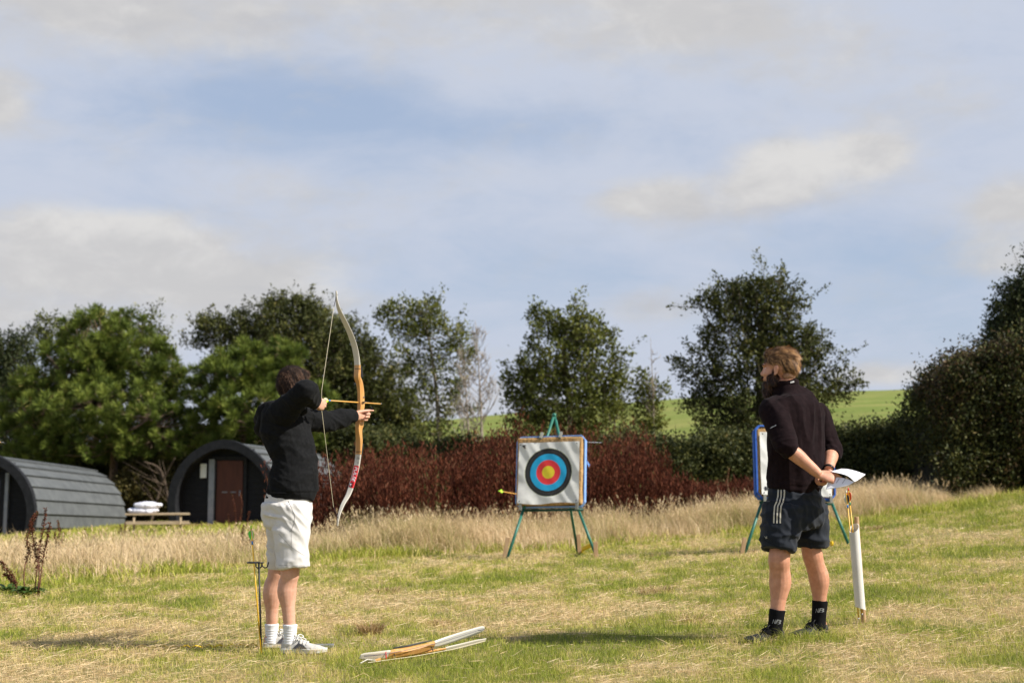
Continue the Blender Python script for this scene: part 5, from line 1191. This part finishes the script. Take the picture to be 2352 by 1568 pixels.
# ---------------------------------------------------------------- the archer
D = Vector((.443, .897, 0)).normalized(); Nn = Vector((.897, -.443, 0)).normalized(); YA = 8.80
fR = P(652, 1483, 8.69); fR.z = G(fR.x, fR.y) + .012; fL = P(606, 1468, 8.96); fL.z = G(fL.x, fL.y) + .012
root = Vector(((fR.x + fL.x) / 2, (fR.y + fL.y) / 2, G((fR.x + fL.x) / 2, (fR.y + fL.y) / 2)))
arc = thing('person', 'archer in black hoodie and off white shorts aiming a drawn bow', 'person', root)
HC = P(677, 888, 8.84); HF = Vector((.62, .78, -.02)).normalized()
shR = P(640, 958, 8.70); shL = P(687, 960, 8.97)
elR = P(702, 896, 8.50); wrR = P(723, 926, 8.755)
elL = P(752, 967, 9.15); wrL = P(817, 954, 9.315)
hipR = P(664, 1175, 8.74); hipL = P(651, 1175, 8.90); knR = P(666, 1318, 8.70); knL = P(637, 1316, 8.93); anR = P(666, 1450, 8.69); anL = P(624, 1448, 8.955)
legsA = [(hipR, knR, anR, P(659, 1352, 8.71)), (hipL, knL, anL, P(625, 1356, 8.94))]
def body_legs(mb, hip, kn, calf, an, r=(.060, .058, .059, .034), back=Vector((-1, 0, 0))):
    mid = hip.lerp(kn, .5)
    mb.tube([hip + Vector((0, 0, .05)), mid, kn + Vector((0, 0, .02)), kn.lerp(calf, .45), calf + Vector((0, 0, -.015)), calf.lerp(an, .55), an, an + Vector((0, 0, -.05))],
            [r[0], r[0] * .88, r[1], r[1] * .93, r[2], r[2] * .66, r[3], r[3] * 1.05], 18, smooth=4)
    mb.ell(kn - back * .012, (.040, .040, .045), None, 12, 10)
    mb.ell(kn.lerp(calf, .9) + back * .012, (.046, .046, .085), None, 14, 10)
def foot(mb, an, f, L_, g_):
    f = Vector(f); f.z = 0; f.normalize()
    mb.tube([an + Vector((0, 0, .0)), Vector((an.x, an.y, g_ + .02)) - f * .012], [.034, .034], 12)
    b = Vector((an.x, an.y, g_)); mb.tube([b - f * .045 + Vector((0, 0, .0)), b + f * .02 + Vector((0, 0, .01)), b + f * (L_ * .45), b + f * (L_ * .68)], [(.026, .026), (.030, .032), (.036, .020), (.030, .012)], 12, side=(-f.y, f.x, 0), smooth=3)
mb = MB()
RH = head(mb, HC, HF)
nb = HC + RH @ Vector((0, -.025, -.06)); nbase = P(664, 940, 8.83)
mb.tube([nb, nb.lerp(nbase, .6), nbase + Vector((0, 0, -.05))], [.054, .055, .075], 18, smooth=3)
tor = [(nbase + Vector((0, 0, .01)), .06, .055), (P(657, 953, YA + .02), .12, .075), (P(653, 975, YA), .165, .095), (P(662, 1015, YA), .15, .10), (P(672, 1065, YA), .135, .095), (P(668, 1120, YA), .145, .105), (P(661, 1165, YA + .01), .150, .11), (P(660, 1195, YA + .01), .11, .09)]
ringtube(mb, tor, D, Nn)
for h_, k_, a_, c_ in legsA: body_legs(mb, h_, k_, c_, a_)
foot(mb, anR, (.97, -.16, 0), .17, fR.z + .028); foot(mb, anL, (.90, .10, 0), .17, fL.z + .028)
for s_, e_, w_ in ((shR, elR, wrR), (shL, elL, wrL)):
    mb.tube([s_, s_.lerp(e_, .5), e_, e_.lerp(w_, .35), w_], [.046, .042, .036, .036, .024], 14, smooth=3)
dh = (nock - wrR).normalized()
hand(mb, wrR, Vector((.55, .78, -.05)), Vector((-.8, .45, .0)), (0, 0, 1), [(.35, .9, .9), (.35, .95, .9), (.35, .95, .9), (.7, 1.2, .9)], (.5, .5, .7), .94)
grip = held_map(828, 946)
dl = (grip - wrL).normalized()
hand(mb, wrL + Vector((0, 0, -.004)), Vector((.50, .80, .08)), Vector((.86, -.5, 0)), (-.05, 0, 1), [(.2, .35, .3), (1.25, 1.35, .7), (1.3, 1.35, .7), (1.3, 1.35, .7)], (.9, .15, .5), .98, tc=.9)
link(fused(mb, .0042, 3), 'body', skin_m, arc)
eyes(HC, RH, 1.0, arc)
# hoodie
mb = MB()
hem = [(P(664, 937, 8.83), .068, .062), (P(660, 946, 8.83), .12, .082), (P(654, 960, YA + .01), .170, .105), (P(656, 985, YA), .178, .120), (P(664, 1012, YA), .166, .118), (P(675, 1045, YA), .152, .112), (P(679, 1072, YA), .152, .116), (P(676, 1100, YA), .162, .130), (P(671, 1122, YA), .166, .134), (P(667, 1132, YA), .158, .130), (P(666, 1146, YA), .154, .128)]
ringtube(mb, hem, D, Nn, power=2.3)
mb.tube([shR + Vector((-.02, .03, -.02)), shR.lerp(elR, .22), shR.lerp(elR, .6), elR + Vector((0, .01, 0)), elR.lerp(wrR, .35), elR.lerp(wrR, .72), wrR - (wrR - elR).normalized() * .012], [.085, .080, .068, .060, .056, .047, .040], 18, smooth=4)
mb.ell(elR, (.056, .056, .056), None, 16, 10)
mb.tube([shL + Vector((-.04, -.03, -.02)), shL, shL.lerp(elL, .5), elL, elL.lerp(wrL, .5), wrL - (wrL - elL).normalized() * .02], [.085, .078, .070, .064, .056, .044], 18, smooth=4)
# hood folded down the back and the roll round the neck
hb_ = P(610, 962, 8.87)
mb.ell(P(618, 965, 8.87), (.05, .10, .09), None, 18, 12)
nk = [P(664, 934, 8.83) + (D * cos(a) * .082 + Nn * sin(a) * .082) + Vector((0, 0, -.006 - .020 * sin(a))) for a in np.linspace(0, 2 * pi, 17)]
mb.tube(nk, .027, 8, cap=False, smooth=2)
def hd(p, n_):
    o = .0045 * noise.noise(p * 9) + fold(p, 6, (.35, 0, .8), .0095, 3) + fold(p, 13, (.5, 0, .4), .0042, 8)
    z = P(664, 1128, YA).z
    if p.z < z and p.x < -1.20: o -= .006
    return o
hoodie = link(fused(mb, .0060, 5, hd), 'hoodie', black_c, arc)
mh = MB()
mh.tube([P(640, 928, 8.74), P(612, 938, 8.76), P(600, 958, 8.84), P(604, 962, 8.95), P(622, 945, 9.02), P(648, 932, 9.02)], [.030, .038, .042, .042, .036, .028], 14, smooth=4)
mh.tube([P(628, 945, 8.72), P(606, 965, 8.78), P(601, 985, 8.86), P(610, 975, 8.96), P(630, 950, 9.0)], [.026, .036, .040, .036, .026], 14, smooth=4)
mh.ell(P(607, 992, 8.86), (.034, .07, .035), None, 16, 10)
link(fused(mh, .006, 5, hd), 'hood', black_c, hoodie)
# seams, pocket edge, cuffs
mb = MB(); mb.tube([P(664, 1131, YA) + (D * cos(a) * .173 + Nn * sin(a) * .143) for a in np.linspace(0, 2 * pi, 41)], .0035, 6, cap=False); mb.build('hem_seam', black_c, hoodie, smooth=True)
decal('side_seam', [strip2d([(668, 990), (670, 1040), (671, 1090), (668, 1130)], .45, 20)], hoodie, mat('seam_black', (.003, .003, .003), .9), hoodie, .001)
decal('sleeve_seam', [strip2d([(625, 938), (632, 962), (648, 978), (668, 984)], .45, 16)], hoodie, mat('seam_black', (.003, .003, .003), .9), hoodie, .001)
decal('pocket_edge', [strip2d([(717, 1070), (722, 1088), (721, 1104), (713, 1113), (708, 1120), (709, 1128)], .8, 18)], hoodie, mat('seam_black', (.003, .003, .003), .9), hoodie, .0012)
for (w_, e_, r_) in ((wrR, elR, .037), (wrL, elL, .040)):
    t_ = (w_ - e_).normalized(); MB().tube([w_ - t_ * .055, w_ - t_ * .012, w_ - t_ * .004], [r_ + .003, r_ + .001, r_ - .004], 16, smooth=2).build('cuff', black_c, hoodie, smooth=True)
# shorts
mb = MB()
zt_ = P(664, 1136, YA)
ringtube(mb, [(P(662, 1130, YA), .140, .118), (P(661, 1150, YA), .152, .130), (P(661, 1172, YA), .162, .136), (P(663, 1198, YA), .154, .126), (P(664, 1212, YA), .12, .11)], D, Nn, power=2.2)
mb.tube([P(664, 1170, 8.735), P(669, 1205, 8.715), P(672, 1255, 8.70), P(674.5, 1304, 8.69)], [(.122, .098), (.112, .090), (.098, .086), (.099, .088)], 24, side=(1, -.2, 0), smooth=5, power=2.3)
mb.tube([P(655, 1170, 8.88), P(650, 1205, 8.905), P(647, 1255, 8.93), P(646, 1303, 8.945)], [(.112, .090), (.100, .082), (.086, .076), (.080, .076)], 24, side=(1, -.1, 0), smooth=5, power=2.3)
zref = P(664, 1200, YA).z
def sd_(p, n_):
    z = (p.z - zref)
    if p.z > P(662, 1153, YA).z: return 0
    up_ = max(0., min(1., (z + .08) / .16)); lf = max(0., min(1., (-1.36 - p.x) / .12 + .4))
    return .006 * noise.noise(p * 6) + fold(p, 6, (.3, 0, 1), .013 * (up_ * lf + .28), 1) + fold(p, 9, (.7, .2, .5), .0065, 4)
shorts = link(fused(mb, .0065, 3, sd_), 'shorts', whites_c, arc)
sm = mat('seam_grey', (.30, .29, .28), .9)
decal('pocket_seam', [strip2d([(662, 1150), (669, 1165), (677, 1183), (675, 1203), (668, 1220)], .8, 18)], shorts, sm, shorts, .0012)
decal('leg_seam', [strip2d([(669, 1220), (669.5, 1255)], .35, 8), ], shorts, sm, shorts, .001)
decal('panel_seam', [strip2d([(640, 1225), (668, 1255), (700, 1276)], .35, 14)], shorts, sm, shorts, .001)
decal('hem_stitch', [strip2d([(640, 1297), (675, 1298.5), (709, 1298)], .35, 14)], shorts, sm, shorts, .001)
# socks and shoes
for an, f_, hl in ((anR, (.97, -.10, 0), fR), (anL, (.85, .10, 0), fL)):
    top = an + Vector((0, 0, .042)); mb = MB().tube([top, top + Vector((0, 0, -.03)), an + Vector((.0, 0, -.02)), an + Vector((.002, 0, -.075))], [.0435, .0415, .0395, .043], 20, smooth=4); mb.tube([top + Vector((0, 0, .002)), top + Vector((0, 0, -.012))], .0445, 20)
    link(fused(mb, .0035, 2, lambda p, n_: .0012 * sin(p.z * 420 + 2 * noise.noise(p * 20)) * (1 if p.z < an.z + .01 else .3)), 'sock', sock_w, arc)
shoe(arc, anR + Vector((-.045, .004, fR.z - anR.z)), (.97, -.16, 0), .275, shoe_g, sole_g, lace_w, panel=dark_g)
shoe(arc, anL + Vector((-.042, -.004, fL.z - anL.z)), (.90, .10, 0), .27, shoe_g, sole_g, lace_w, panel=dark_g)
# hair
mb = MB(); e = lambda x, y, z, a, b, c: mb.ell(HC + RH @ Vector((x, y, z)), (a, b, c), RH, 20, 14)
e(0, -.020, .046, .083, .106, .086); e(0, -.056, .010, .080, .070, .070); e(0, -.066, -.030, .060, .040, .040); e(0, .050, .078, .058, .045, .035); e(.070, .0, .02, .014, .04, .035); e(-.070, .0, .02, .014, .04, .035)
hair = link(fused(mb, .005, 3, lambda p, n_: .0035 * noise.noise(p * 40) + .002 * noise.noise(p * 110)), 'hair', hair_d, arc)
crown_ = np.array(HC + RH @ Vector((.01, -.055, .115)))
def flowd(c, nn): v = c - crown_; v[:, 2] -= .05; return v
strands(hair, 'hair_strands', hl_d, hair, 9000, .020, flowd, .0016, .45)

# ---------------------------------------------------------------- the instructor
Bf = Vector((-.66, .75, 0)).normalized(); Br = Bf.cross(Vector((0, 0, 1))).normalized()     # faces away to the left; Br is his right
YB = 8.88
HC2 = P(1789, 846, 8.90); HF2 = Vector((-.90, .44, -.02)).normalized()
sL = P(1776, 938, 8.78); sR = P(1876, 948, 9.08); eL = P(1808, 1026, 8.62); eR = P(1911, 1034, 8.99)
wL = P(1882, 1090, 8.62); wR = P(1903, 1079, 8.80)
hL = P(1803, 1178, 8.83); hR = P(1850, 1178, 8.93); kL = P(1790, 1288, 8.76); kR = P(1866, 1280, 8.96)
cL = P(1792, 1330, 8.79); cR = P(1881, 1322, 8.99); aL = P(1782, 1438, 8.77); aR = P(1884, 1424, 9.00)
g1 = G(aL.x, aL.y) + .012; g2 = G(aR.x, aR.y) + .012
root2 = Vector(((aL.x + aR.x) / 2, (aL.y + aR.y) / 2, G((aL.x + aR.x) / 2, (aL.y + aR.y) / 2)))
ins = thing('person', 'bearded man in dark fleece and navy shorts, hands clasped behind his back', 'person', root2)
mb = MB(); RI = head(mb, HC2, HF2, s=1.04)
nb = HC2 + RI @ Vector((0, -.030, -.05)); nbase = P(1806, 898, 8.92)
mb.tube([nb, nb.lerp(nbase, .6), nbase + Vector((0, 0, -.05))], [.066, .067, .09], 18, smooth=3)
ringtube(mb, [(nbase, .08, .065), (P(1815, 925, YB + .03), .15, .085), (P(1825, 965, YB), .175, .11), (P(1826, 1030, YB), .155, .115), (P(1828, 1085, YB), .150, .12), (P(1825, 1150, YB), .135, .10), (P(1825, 1190, YB), .11, .08)], Br, Bf)
bk = -HF2
body_legs(mb, hL, kL, cL, aL, (.066, .067, .068, .036), Vector((.8, 0, 0))); body_legs(mb, hR, kR, cR, aR, (.066, .064, .065, .035), Vector((.8, 0, 0)))
foot(mb, aL, (-.98, -.13, 0), .16, g1 + .022); foot(mb, aR, (-.95, -.25, 0), .16, g2 + .022)
for s_, e_, w_ in ((sL, eL, wL), (sR, eR, wR)):
    mb.tube([s_, s_.lerp(e_, .5), e_, e_.lerp(w_, .3), e_.lerp(w_, .7), w_], [.052, .048, .044, .046, .036, .028], 16, smooth=4)
# right hand: loose fist over his back, held by the left hand with the papers
hand(mb, wR + Vector((-.006, -.03, -.014)), Vector((-.42, -.28, -.86)), Vector((-.85, -.1, .35)), Vector((.35, -.85, .1)), [(.9, 1.2, .8), (1.0, 1.25, .8), (1.1, 1.25, .8), (1.15, 1.2, .8)], (.6, .5, .5), 1.0)
hand(mb, wL + Vector((0, 0, 0)), Vector((.86, -.05, -.18)), Vector((.05, .75, -.6)), Vector((.1, -.5, .85)), [(.30, .35, .2), (.45, .6, .4), (.6, .8, .5), (.8, 1.0, .6)], (.9, .35, .1), 1.02, tc=1.0)
link(fused(mb, .0042, 3), 'body', skin2_m, ins)
eyes(HC2, RI, 1.04, ins)
# fleece
mb = MB()
ringtube(mb, [(P(1801, 884, 8.92), .078, .072), (P(1805, 897, 8.92), .092, .082), (P(1811, 912, 8.92), .155, .098), (P(1818, 930, 8.91), .205, .118), (P(1826, 955, YB), .212, .132), (P(1829, 995, YB), .200, .140), (P(1828, 1035, YB), .188, .142), (P(1828, 1075, YB), .184, .146), (P(1826, 1100, YB), .180, .146), (P(1823, 1121, YB), .172, .138), (P(1822, 1128, YB), .165, .132)], Br, Bf, power=2.4)
mb.tube([sL + Vector((.03, .04, -.01)), sL + Vector((0, 0, -.02)), sL.lerp(eL, .35), sL.lerp(eL, .8), eL, eL.lerp(wL, .13)], [.085, .082, .078, .066, .062, .056], 20, smooth=4)
mb.tube([sR + Vector((-.04, -.03, -.01)), sR + Vector((0, 0, -.02)), sR.lerp(eR, .4), sR.lerp(eR, .85), eR, eR.lerp(wR, .20)], [.085, .080, .070, .062, .060, .054], 20, smooth=4)
mb.ell(eR, (.056, .056, .05)); mb.ell(eL, (.058, .058, .055))
ck = [P(1800, 884, 8.92) + (Br * cos(a) * .074 + Bf * sin(a) * .074) + Vector((0, 0, -.018 * sin(a))) for a in np.linspace(0, 2 * pi, 17)]
mb.tube(ck, (.017), 8, cap=False, smooth=2)
zh = P(1822, 1105, YB).z
def fd(p, n_):
    low = max(0., min(1., (zh + .03 - p.z) / .08)); sl = max(0., min(1., 1 - min((p - eL).length, (p - eR).length) / .16))
    return .006 * noise.noise(p * 5) + fold(p, 4.5, (1.0, .3, .05), .011, 12) + fold(p, 9, (0, 0, 1.2), .007 * low + .007 * sl, 5) + .0012 * noise.noise(p * 60)
fleece = link(fused(mb, .0062, 4, fd), 'fleece', plum_c, ins)
decal('collar_label', [strip2d([(1815, 878), (1824, 876)], 1.8, 4)], fleece, mat('label_grey', (.45, .45, .45), .7), fleece, .0015)
decal('sleeve_logo', [text_on([(1771, 982), (1782, 976)], 0, 1, '~', 1.2), strip2d([(1769, 983.5), (1783, 976.5)], .5, 6)], fleece, mat('label_grey', (.45, .45, .45), .7), fleece, .0015)
for e_, w_, k_, r_ in ((eL, wL, .14, .055), (eR, wR, .21, .053)):
    t_ = (w_ - e_).normalized(); c_ = e_.lerp(w_, k_); MB().tube([c_ - t_ * .02, c_ + t_ * .006, c_ + t_ * .012], [r_ + .002, r_ + .001, r_ - .005], 20, smooth=2).build('cuff', plum_c, fleece, smooth=True)
# shorts
mb = MB()
ringtube(mb, [(P(1824, 1112, YB), .158, .124), (P(1826, 1135, YB), .176, .138), (P(1828, 1165, YB), .192, .150), (P(1829, 1195, YB), .190, .146), (P(1830, 1215, YB), .15, .12)], Br, Bf, power=2.3)
mb.tube([P(1802, 1165, 8.79), P(1795, 1200, 8.77), P(1788, 1235, 8.76), P(1785.5, 1261, 8.75)], [(.135, .115), (.122, .115), (.104, .108), (.096, .100)], 24, side=(1, .2, 0), smooth=5, power=2.2)
mb.tube([P(1855, 1165, 8.95), P(1862, 1200, 8.96), P(1864, 1230, 8.965), P(1864, 1251, 8.97)], [(.120, .115), (.102, .112), (.092, .104), (.090, .098)], 24, side=(1, .2, 0), smooth=5, power=2.2)
zs = P(1800, 1240, YB).z
def nd(p, n_):
    low = max(0., min(1., (zs + .06 - p.z) / .10)); return .007 * noise.noise(p * 6 + Vector((5, 0, 0))) + fold(p, 6, (.2, 0, .9), .010 + .006 * low, 22) + fold(p, 11, (.6, 0, .4), .006, 31)
sh2 = link(fused(mb, .0065, 3, nd), 'shorts', navy_c, ins)
st_m = mat('cream_stripe', (.52, .47, .37), .8, (.60, .56, .46), 60)
for k_ in range(3):
    dx = k_ * 7.3
    decal('stripe', [strip2d([(1788 + dx * .95, 1124), (1787 + dx, 1140), (1784 + dx, 1152), (1779.5 + dx, 1162), (1778 + dx, 1180), (1777.5 + dx, 1201)], 1.6, 40, 3)], sh2, st_m, sh2, .0018)
decal('small_logo', [strip2d([(1757, 1231), (1760, 1235), (1762, 1231)], .6, 6), strip2d([(1759, 1236), (1763, 1234)], .6, 3)], sh2, mat('label_grey', (.45, .45, .45), .7), sh2, .002)
decal('hem_stitch', [strip2d([(1756, 1240), (1785, 1254), (1815, 1258)], .4, 12)], sh2, mat('seam_black', (.003, .003, .003), .9), sh2, .001)
# socks
socks = []
for an, top, gg, c2_ in ((aL, P(1785.5, 1399, 8.77), g1, P(1779, 1455, 8.77)), (aR, P(1883.5, 1378, 9.0), g2, P(1880, 1445, 9.0))):
    b_ = Vector((c2_.x, c2_.y, gg + .05)); mb = MB().tube([top, top.lerp(b_, .35), top.lerp(b_, .75), b_, b_ + Vector((0, 0, -.02))], [.0500, .0470, .045, .051, .053], 20, smooth=4)
    f__ = Vector((-.96, -.15, 0)); mb.tube([b_, b_ + f__ * .07 + Vector((0, 0, -.02))], [.045, .036], 14)
    socks.append(link(fused(mb, .004, 3, lambda p, n_: .0018 * noise.noise(p * 30)), 'sock', sock_b, ins))
lg = mat('sock_logo', (.26, .27, .27), .8)
decal('emblem', [text_on([(1863 + 5, 1434), (1878 + 12, 1431)], 0, 1, 'NB', 4.6, .25)], socks[1], lg, socks[1], .0015) if False else None
def nb(x, y, w_, h_, r):
    path = [(x - w_ / 2, y + r), (x + w_ / 2, y - r)]; o, f = text_on(path, .30, 1, 'B', h_, .25); v = [(o, f)]
    o2, f2 = text_on(path, .0, .42, 'N', h_, .35); v.append((o2, f2)); return v
decal('emblem', nb(1784, 1427, 20, 5.0, -.8), socks[0], lg, socks[0], .0015)
decal('emblem', nb(1883, 1401, 20, 4.8, .6), socks[1], lg, socks[1], .0015)
shoe(ins, Vector((aL.x + .046, aL.y + .0, g1 - .012)), (-.985, -.13, 0), .25, shoe_b, sole_b, lace_b)
shoe(ins, Vector((aR.x + .042, aR.y + .0, g2 - .012)), (-.95, -.25, 0), .25, shoe_b, sole_b, lace_b)
# hair, combed back, and beard
mb = MB(); s4 = 1.04
def e4(x, y, z, a, b, c): mb.ell(HC2 + RI @ Vector((x, y, z)) * s4, (a * s4, b * s4, c * s4), RI, 20, 14)
e4(0, -.024, .050, .082, .105, .082); e4(0, -.064, .016, .078, .062, .068); e4(0, -.072, -.006, .060, .042, .040); e4(0, .045, .088, .056, .046, .030); e4(.066, -.015, .035, .014, .045, .030); e4(-.066, -.015, .035, .014, .045, .030)
hr = link(fused(mb, .005, 3, lambda p, n_: .004 * noise.noise(Vector((p.x * 14, p.y * 14, p.z * 40))) + .002 * noise.noise(p * 70)), 'hair', hair_b, ins)
backv = np.array(-HF2 * .9 + Vector((0, 0, -.35)))
def flowb(c, nn):
    rel = c - np.array(HC2); v = np.tile(backv, (len(c), 1)); v[:, 2] -= np.clip(.06 - rel[:, 2], 0, 1) * 16; v += .35 * np.stack([np.sin(c[:, 2] * 70), np.cos(c[:, 0] * 60), np.sin(c[:, 0] * 70)], 1); return v
strands(hr, 'hair_strands', hl_b, hr, 14000, .034, flowb, .0017, -.06)
# cropped nape
mb = MB(); mb.ell(HC2 + RI @ Vector((0, -.060, -.045)) * s4, (.062, .042, .034), RI, 18, 12)
link(fused(mb, .005, 2), 'nape_stubble', mat('stubble', (.34, .18, .115), .8, (.44, .26, .17), 90), ins)
mb = MB()
e4(0, .060, -.095, .046, .040, .042); e4(0, .074, -.135, .035, .030, .045); e4(0, .072, -.160, .024, .022, .028); e4(.048, .025, -.065, .022, .042, .040); e4(-.048, .025, -.065, .022, .042, .040); e4(.062, .008, -.030, .014, .016, .036); e4(-.062, .008, -.030, .014, .016, .036); e4(0, .098, -.052, .026, .010, .007)
bd = link(fused(mb, .005, 3, lambda p, n_: .004 * noise.noise(p * 45)), 'beard', beard_m, ins)
strands(bd, 'beard_strands', hl_be, bd, 6000, .020, lambda c, nn: np.tile(np.array([-.2, .1, -1.0]), (len(c), 1)), .0015, .35)
# wrist band
t_ = (wR - eR).normalized(); bc = wR - t_ * .012
mb = MB(); a_ = t_.cross(Vector((0, 0, 1))).normalized(); b__ = t_.cross(a_)
mb.tube([bc + (a_ * cos(q) + b__ * sin(q)) * .0315 for q in np.linspace(0, 2 * pi, 25)], [(.010, .003)] * 25, 8, side=t_, cap=False); mb.build('wristband', mat('black_rubber', (.01, .01, .01), .4), ins, smooth=True)

# papers in his hand: two sheets, bent over
paper_m = mat('paper', (.80, .80, .84), .7, (.83, .83, .87), 3)
def sheet(label, c_, rows):
    """rows of points across the sheet; smooth surface with a hair of thickness"""
    m_ = len(rows); n = 14; top = [];
    for r in rows: top.append([Vector(q) for q in cr([tuple(x) for x in r], 5)])
    k_ = len(top[0]); cols = [cr([tuple(top[j][i]) for j in range(m_)], 5) for i in range(k_)]; nr = len(cols[0]); mb = MB()
    V = [Vector(cols[i][j]) for j in range(nr) for i in range(k_)]; nV = len(V)
    Fq = [(j * k_ + i, j * k_ + i + 1, (j + 1) * k_ + i + 1, (j + 1) * k_ + i) for j in range(nr - 1) for i in range(k_ - 1)]
    mb.add(V, Fq); me = mb.mesh('paper'); me = modded(me, [('SOLIDIFY', dict(thickness=.0012, offset=0))]); o = link(me, 'paper_sheet', paper_m, origin=c_); tag(o, label, 'paper', 'paper sheets held behind the back'); return o
Q = lambda px, py, Y: P(px, py, Y)
pc = Q(1906, 1090, 8.62)
# upper sheet: lies flat outward then its far half curls away to the right
s1_ = sheet('upper white sheet curling out to the right from the clasped hands', pc, [
    [Q(1902, 1082, 8.66), Q(1922, 1080, 8.74), Q(1935, 1073, 8.84)],
    [Q(1918, 1085, 8.60), Q(1936, 1083, 8.68), Q(1952, 1072, 8.84)],
    [Q(1938, 1092, 8.54), Q(1954, 1088, 8.62), Q(1968, 1077, 8.78)],
    [Q(1962, 1100, 8.50), Q(1972, 1096, 8.58), Q(1986, 1085, 8.74)]] if False else [
    [Q(1900, 1081.5, 8.64), Q(1926, 1086, 8.60), Q(1948, 1093, 8.56), Q(1963, 1106, 8.54)],
    [Q(1915, 1080, 8.72), Q(1938, 1083, 8.68), Q(1960, 1090, 8.64), Q(1972, 1101, 8.62)],
    [Q(1932, 1076, 8.80), Q(1948, 1077, 8.78), Q(1968, 1082, 8.76), Q(1988, 1089, 8.76)]])
s2_ = sheet('lower white sheet with printed table folding under the curled one', pc, [
    [Q(1905, 1094, 8.66), Q(1922, 1095, 8.62), Q(1944, 1099, 8.58), Q(1962, 1106.5, 8.545)],
    [Q(1902, 1106, 8.63), Q(1920, 1106, 8.60), Q(1942, 1106, 8.57), Q(1958, 1109, 8.545)],
    [Q(1897, 1123, 8.60), Q(1915, 1121, 8.585), Q(1938, 1117, 8.56), Q(1952, 1113, 8.55)]])
ink = mat('print_grey', (.25, .25, .28), .8)
pr = []
for k_ in range(3):
    x0, y0 = 1921 + k_ * 7, 1102 + k_ * .5; pr.append(strip2d([(x0 + 6, y0 - 4), (x0, y0 + 7)], .25, 3)) if k_ in (0, 2) else None
for k_ in range(7): pr.append(strip2d([(1920 + k_ * 1.2, 1108 - k_ * 1.6), (1923 + k_ * 1.2, 1108.3 - k_ * 1.6)], .28, 2)); pr.append(strip2d([(1934 + k_ * 1.2, 1109 - k_ * 1.5), (1936 + k_ * 1.2, 1109.3 - k_ * 1.5)], .28, 2))
decal('printed_table', pr, s2_, ink, s2_, .0012)
